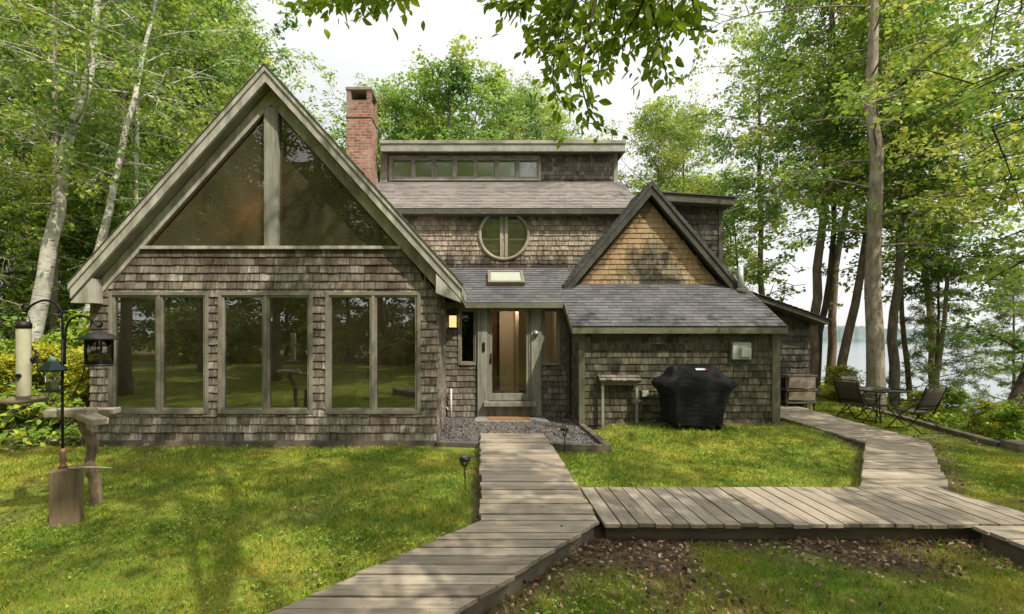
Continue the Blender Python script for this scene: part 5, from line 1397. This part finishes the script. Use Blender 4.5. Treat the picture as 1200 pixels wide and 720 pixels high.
# the tree whose leafy bough hangs into the top of the view
ov = thing('overhanging_tree', 'tree beside the viewer whose dark green leafy bough hangs into the top of the photo', 'tree', (3.5, -1.7, 0)); WORLD.add(ov.name)
r = np.random.default_rng(77)
mb, cd = grow(71, [(3.5,-1.7,-.4),(3.45,-1.6,2.5),(3.2,-1.4,5),(3.0,-1.0,12)], .17, .5, 10, 4.0, .11, 70, twigs=5, rise=.6, sig=.3)
def at(px, py, y): return ((px-563)/580*y, y, 1.9-(py-393)/580*y)
limb = [(3.25,-1.42,4.3),(2.6,.2,4.9),(1.7,1.7,4.75),(.9,2.7,4.5),(0,3.0,4.45),(-.9,3.0,4.4)]
mb.tube(arc(limb, 0), list(np.linspace(.05,.012,31)), 8)
tw_ = [[(700,-62),(640,-8),(608,12),(572,22)],[(690,-60),(650,20),(640,60),(632,88)],[(705,-60),(692,50),(680,110),(690,158),(686,172)],[(700,-60),(672,30),(660,85),(668,120)],
       [(740,-62),(722,30),(716,80),(712,108)],[(770,-62),(752,30),(735,60),(728,92)],[(790,-60),(788,20),(806,50),(828,62)],[(790,-60),(776,50),(762,95),(757,118)],[(745,-60),(770,60),(778,100),(782,116)],
       [(640,-62),(612,0),(600,28)],[(690,-60),(676,0),(650,12)],[(800,-62),(812,10),(822,32)],[(665,-60),(655,40),(648,120),(662,150)],[(720,-60),(700,20),(706,70),(700,110)],[(760,-60),(748,0),(742,30)],[(680,-60),(668,-10),(690,30)],[(730,-60),(735,10),(760,40)],
       [(440,-62),(402,-8),(378,4),(362,10)],[(445,-62),(436,-10),(432,14)],[(500,-62),(478,-12),(462,0)],[(470,-62),(450,-10),(446,10)],[(470,-62),(420,-10),(412,8)]]
Cn, Dn = [], []
for k, w_ in enumerate(tw_):
    w_ = [(a_, b_-(24 if b_ > 20 else 6)) for a_, b_ in w_]
    y = 2.85+.28*math.sin(k*2.1)
    pts = [Vector(at(px, py, y+.05*i+.06*math.sin(k+i))) for i, (px, py) in enumerate(w_)]
    q = arc(pts, 0); mb.tube(q, list(np.linspace(.009,.0022,len(q))), 5, cap=False)
    tot = sum((b-a).length for a, b in zip(q[:-1], q[1:])); n = int(tot/.0085); qa = np.array(q)
    for j in range(n):
        s = (j+.5)/n
        if s < .28 and k < 17: continue
        o = interp(qa, s); dd = unit(interp(qa, min(1,s+.06))-interp(qa, max(0,s-.06)))
        sd = np.array((math.cos(j*2.4), math.sin(j*2.4), 0))
        # short leaf stalks leave the twig on alternate sides
        ext = r.uniform(.0, .20)*r.random()
        if j % 8 == 3 and (s > .3):
            tl_ = r.uniform(.10, .24)*(1.15-s*.5); e_ = o+sd*tl_*.9+np.array((0,0,-tl_*.45)); m_ = (o+e_)/2+np.array((0,0,tl_*.10))
            mb.tube([o, m_, e_], [.003, .0025, .0015], 4, cap=False)
            for g in np.arange(.15, 1.05, .024/tl_):
                pq = o*(1-g)+e_*g+np.array((0,0,.4*tl_*g*(1-g))); sg = 1 if r.random() < .5 else -1
                pr_ = np.array((-sd[1], sd[0], 0))*sg; Cn.append(pq+pr_*.008); Dn.append(unit(sd*.55+pr_*.7+np.array((0,0,-.55))+r.normal(0,.22,3)))
        Cn.append(o+sd*(.012+ext)+np.array((0,0,-ext*.5))); Dn.append(unit(dd*.55+sd*.75+np.array((0,0,-.75))+r.normal(0,.2,3)))
mb.build('trunk', B_dark, ov)
v, f, lt, col = leaf_faces(np.array(Cn), np.array(Dn), .062, .52, r, .35, True, .4)
cm = np_mesh('hanging_leaves', v, f, lt, col, smooth=False); cm.materials.append(L_near); link(bpy.data.objects.new('hanging_leaves', cm), ov)
c, d, r_ = cd; v, f, lt, col = leaf_faces(c, d, .09, .6, r_); cm = np_mesh('crown', v, f, lt, col); cm.materials.append(L_green); link(bpy.data.objects.new('crown', cm), ov)
# ------------------------------------------------------------------ grass, litter
def grass_blades():
    r = np.random.default_rng(5); X_, Y_, S_ = [], [], []
    for (x0, x1, y0, y1, den) in ((-5.5,6.5,2.2,5,3000),(-8,8.5,5,8.8,1700),(-10,10,8.8,13,700),(6,13,8,18,420),(-9,-5.5,2,5,900),(6.5,10,2,8,900)):
        n = int((x1-x0)*(y1-y0)*den); x = r.uniform(x0,x1,n); y = r.uniform(y0,y1,n); X_.append(x); Y_.append(y)
    x = np.concatenate(X_); y = np.concatenate(Y_)
    k = (r.random(len(x)) > soil(x, y)*.97) & ~in_walk(x, y, .0) & ~in_house(x, y) & (r.random(len(x)) < .45+.7*vnoise(x, y, 2.2, 8))
    return x[k], y[k], r
def in_poly_frame(x, y): return (np.abs(x/y-.03) < 2.1)
x, y, r = grass_blades(); k = in_poly_frame(x, y); x, y = x[k], y[k]; n = len(x)
z = gz(x, y)-.035
tall_ = .6+.9*vnoise(x, y, 1.1, 12)
ledge = in_walk(x, y, .10) & ~in_walk(x, y, 0)
h = r.uniform(.028, .056, n)*tall_*(1+.5*ledge)
wd = r.uniform(.0022, .0042, n)*(1+np.clip((y-4)*.16, 0, 1.6))
a = r.uniform(0, 6.283, n); le = r.uniform(.15, .95, n)*h; b = r.uniform(0, 6.283, n)
base = np.stack((x,y,z), -1); side = np.stack((np.cos(a), np.sin(a), 0*a), -1)*wd[:,None]
tipd = np.stack((np.cos(b)*le, np.sin(b)*le, h), -1)
V = np.stack((base-side, base+side, base+tipd*np.array((.42,.42,.62))+side*.75, base+tipd, base+tipd*np.array((.42,.42,.62))-side*.75), 1).reshape(-1,3)
me = np_mesh('grass', V, np.arange(5*n), np.full(n, 5), r.random(n))
t = NT('grass_blade')
gr_ = t.attr('rnd')
c = t.mix(1.0, lawn_color(t), t.ramp(gr_, [(0,(.6,.75,.7)),(.5,(1.05,1.08,.9)),(.86,(1.5,1.4,1.1)),(.93,(1.9,1.5,1.2)),(1,(2.1,1.5,1.4))]), 'MULTIPLY')
p = t.n('ShaderNodeBsdfPrincipled'); t.l(c, p.inputs['Base Color']); p.inputs['Roughness'].default_value = .55; p.inputs['Specular IOR Level'].default_value = .25
tl = t.n('ShaderNodeBsdfTranslucent'); t.l(c, tl.inputs[0]); m = t.n('ShaderNodeMixShader'); m.inputs[0].default_value = .35
t.l(p.outputs[0], m.inputs[1]); t.l(tl.outputs[0], m.inputs[2]); t.l(m.outputs[0], t.out.inputs[0])
me.materials.append(t.m); tag(link(bpy.data.objects.new('grass', me)), kind='stuff')
# clover and small broad weeds in the turf
n = 16000; x = r.uniform(-6, 7, n); y = r.uniform(3, 9, n)
k = (vnoise(x, y, .8, 21)*.6+vnoise(x,y,3,22)*.5 > .60) & (soil(x, y) < .5) & ~in_walk(x, y, 0) & ~in_house(x, y); x, y = x[k], y[k]
pts = np.repeat(np.stack((x, y, gz(x,y)+.012), -1), 3, 0); n = len(pts); a = np.tile(np.array((0,2.1,4.2)), len(x))+np.repeat(r.uniform(0,6,len(x)),3)
v, f, lt, col = leaf_faces(pts, np.stack((np.cos(a), np.sin(a), .15+0*a), -1), .02, .85, r, 2.5)
me = np_mesh('clover', v, f, lt, col); me.materials.append(L_bush); tag(link(bpy.data.objects.new('clover', me)), kind='stuff')
# fallen leaves and bark litter
n = 130000; x = r.uniform(-9, 10, n); y = r.uniform(1.5, 11, n)
s = soil(x, y); front = ((x > -1.5) & (x < 7) & (y < 5)).astype(float)
gv = ((x > -.7) & (x < 2) & (y > 8.7) & (y < 10.8)) & (vnoise(x, y, 1.8, 30) > .5)
k = (((r.random(n) < (s*(.16+.62*front)+.035*front*(y < 4.6))) & ~in_house(x, y)) | (r.random(n) < .0018) | (gv & (r.random(n) < .3))) & ~in_walk(x, y, 0)
x, y = x[k], y[k]
xe = r.uniform(-2.5, 5.4, 26); ye = r.uniform(2.4, 8.6, 26); kk = in_walk(xe, ye, -.05)
zz = np.concatenate((np.where(in_house(x, y), .085, gz(x, y)-.005), np.full(kk.sum(), WZ+.006))); x = np.concatenate((x, xe[kk])); y = np.concatenate((y, ye[kk])); n = len(x)
a = r.uniform(0, 6.283, n)
v, f, lt, col = leaf_faces(np.stack((x, y, zz+r.uniform(0,.02,n)), -1), np.stack((np.cos(a), np.sin(a), r.normal(0,.35,n)), -1), .036, .62, r, .8, True, .5)
me = np_mesh('fallen_leaves', v, f, lt, col)
t = NT('dry_leaf'); c = t.ramp(t.attr('rnd'), [(0,(.06,.036,.023)),(.4,(.15,.09,.06)),(.75,(.28,.18,.12)),(.95,(.42,.30,.21)),(1,(.5,.42,.32))])
me.materials.append(t.bsdf(c, .8, spec=.2)); tag(link(bpy.data.objects.new('fallen_leaves', me)), kind='stuff')
# ground cover under the trees and on the bank
n = 26000; x = np.concatenate((r.uniform(-20, -6.9, n), r.uniform(8.5, 20, n//2))); y = np.concatenate((r.uniform(8, 24, n), r.uniform(4, 22, n//2)))
k = ((x < 0) & (soil(x, y) > .4) & ~in_house(x, y)) | ((x > 0) & (bank(x, y) > .8) & (bank(x, y) < 9)); k &= vnoise(x, y, 1.1, 40) > .35
x, y = x[k], y[k]; rep = 4; pts = np.repeat(np.stack((x, y, gz(x,y)), -1), rep, 0); n = len(pts); a = r.uniform(0, 6.28, n)
pts += r.normal(0, .07, (n,3))*np.array((1,1,0))+np.stack((0*a, 0*a, r.uniform(.0,.28,n)), -1)
v, f, lt, col = leaf_faces(pts, np.stack((np.cos(a), np.sin(a), r.normal(0,.4,n)), -1), .11, .55, r, .9)
me = np_mesh('ground_cover', v, f, lt, col); me.materials.append(L_bush); tag(link(bpy.data.objects.new('ground_cover', me)), kind='stuff')

# ------------------------------------------------------------------ sky, sun, camera
SUN = Vector((.50, -.52, .95)).normalized()
el = math.asin(SUN.z); rot = math.atan2(SUN.x, SUN.y)
w = bpy.data.worlds.new('World'); sc.world = w; w.use_nodes = True
nt = w.node_tree; nt.nodes.clear(); N = nt.nodes.new
out = N('ShaderNodeOutputWorld'); bg = N('ShaderNodeBackground'); bgc = N('ShaderNodeBackground'); mx = N('ShaderNodeMixShader')
sky = N('ShaderNodeTexSky'); sky.sky_type = 'NISHITA'; sky.sun_disc = False; sky.sun_elevation = el; sky.sun_rotation = rot; sky.dust_density = 2.0
nt.links.new(sky.outputs[0], bg.inputs[0]); bg.inputs[1].default_value = .12
tc = N('ShaderNodeTexCoord'); ns = N('ShaderNodeTexNoise'); ns.inputs['Scale'].default_value = 2.2; ns.inputs['Detail'].default_value = 6; ns.inputs['Roughness'].default_value = .55
mp = N('ShaderNodeVectorMath'); mp.operation = 'MULTIPLY'; mp.inputs[1].default_value = (1,1,2.5); nt.links.new(tc.outputs['Generated'], mp.inputs[0]); nt.links.new(mp.outputs[0], ns.inputs['Vector'])
rp = N('ShaderNodeValToRGB'); rp.color_ramp.elements[0].position = .3; rp.color_ramp.elements[0].color = (.80,.80,.80,1); rp.color_ramp.elements[1].position = .6; rp.color_ramp.elements[1].color = (.98,.98,.98,1)
nt.links.new(ns.outputs['Fac'], rp.inputs[0]); bgc.inputs[0].default_value = (1.0,1.0,.99,1); bgc.inputs[1].default_value = .93
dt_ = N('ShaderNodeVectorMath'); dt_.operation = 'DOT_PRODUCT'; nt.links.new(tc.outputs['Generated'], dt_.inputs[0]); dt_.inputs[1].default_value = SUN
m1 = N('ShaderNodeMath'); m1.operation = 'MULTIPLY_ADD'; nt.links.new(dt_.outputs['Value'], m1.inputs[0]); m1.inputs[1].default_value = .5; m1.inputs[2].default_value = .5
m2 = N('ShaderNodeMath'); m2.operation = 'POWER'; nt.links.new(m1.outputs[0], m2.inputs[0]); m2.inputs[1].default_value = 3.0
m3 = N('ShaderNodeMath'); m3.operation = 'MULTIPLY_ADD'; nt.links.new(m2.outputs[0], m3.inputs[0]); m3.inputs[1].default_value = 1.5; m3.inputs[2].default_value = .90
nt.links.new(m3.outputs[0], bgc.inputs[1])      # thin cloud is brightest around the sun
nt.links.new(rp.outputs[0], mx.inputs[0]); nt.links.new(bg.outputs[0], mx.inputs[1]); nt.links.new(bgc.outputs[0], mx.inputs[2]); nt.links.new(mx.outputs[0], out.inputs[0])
sd = bpy.data.lights.new('sun', 'SUN'); sd.energy = 5.0; sd.angle = R(.6); sd.color = (1, .925, .785)
so = bpy.data.objects.new('sun', sd); so.rotation_euler = SUN.to_track_quat('Z', 'Y').to_euler(); COL.objects.link(so)

cam = bpy.data.cameras.new('camera'); co = bpy.data.objects.new('camera', cam); COL.objects.link(co)
co.location = (0, 0, 1.9); co.rotation_euler = (R(90), 0, 0)
cam.sensor_width = 36; cam.lens = 580/1200*36; cam.shift_x = 37/1200; cam.shift_y = 33/1200; cam.clip_end = 6000; cam.clip_start = .05
sc.camera = co
sc.view_settings.view_transform = 'Standard'; sc.view_settings.look = 'None'; sc.view_settings.exposure = 0; sc.view_settings.gamma = 1
sc.render.engine = 'CYCLES'
sc.cycles.use_denoising = True
sc.cycles.max_bounces = 10; sc.cycles.transparent_max_bounces = 12; sc.cycles.diffuse_bounces = 4; sc.cycles.glossy_bounces = 3; sc.cycles.transmission_bounces = 4
sc.cycles.caustics_reflective = False; sc.cycles.caustics_refractive = False
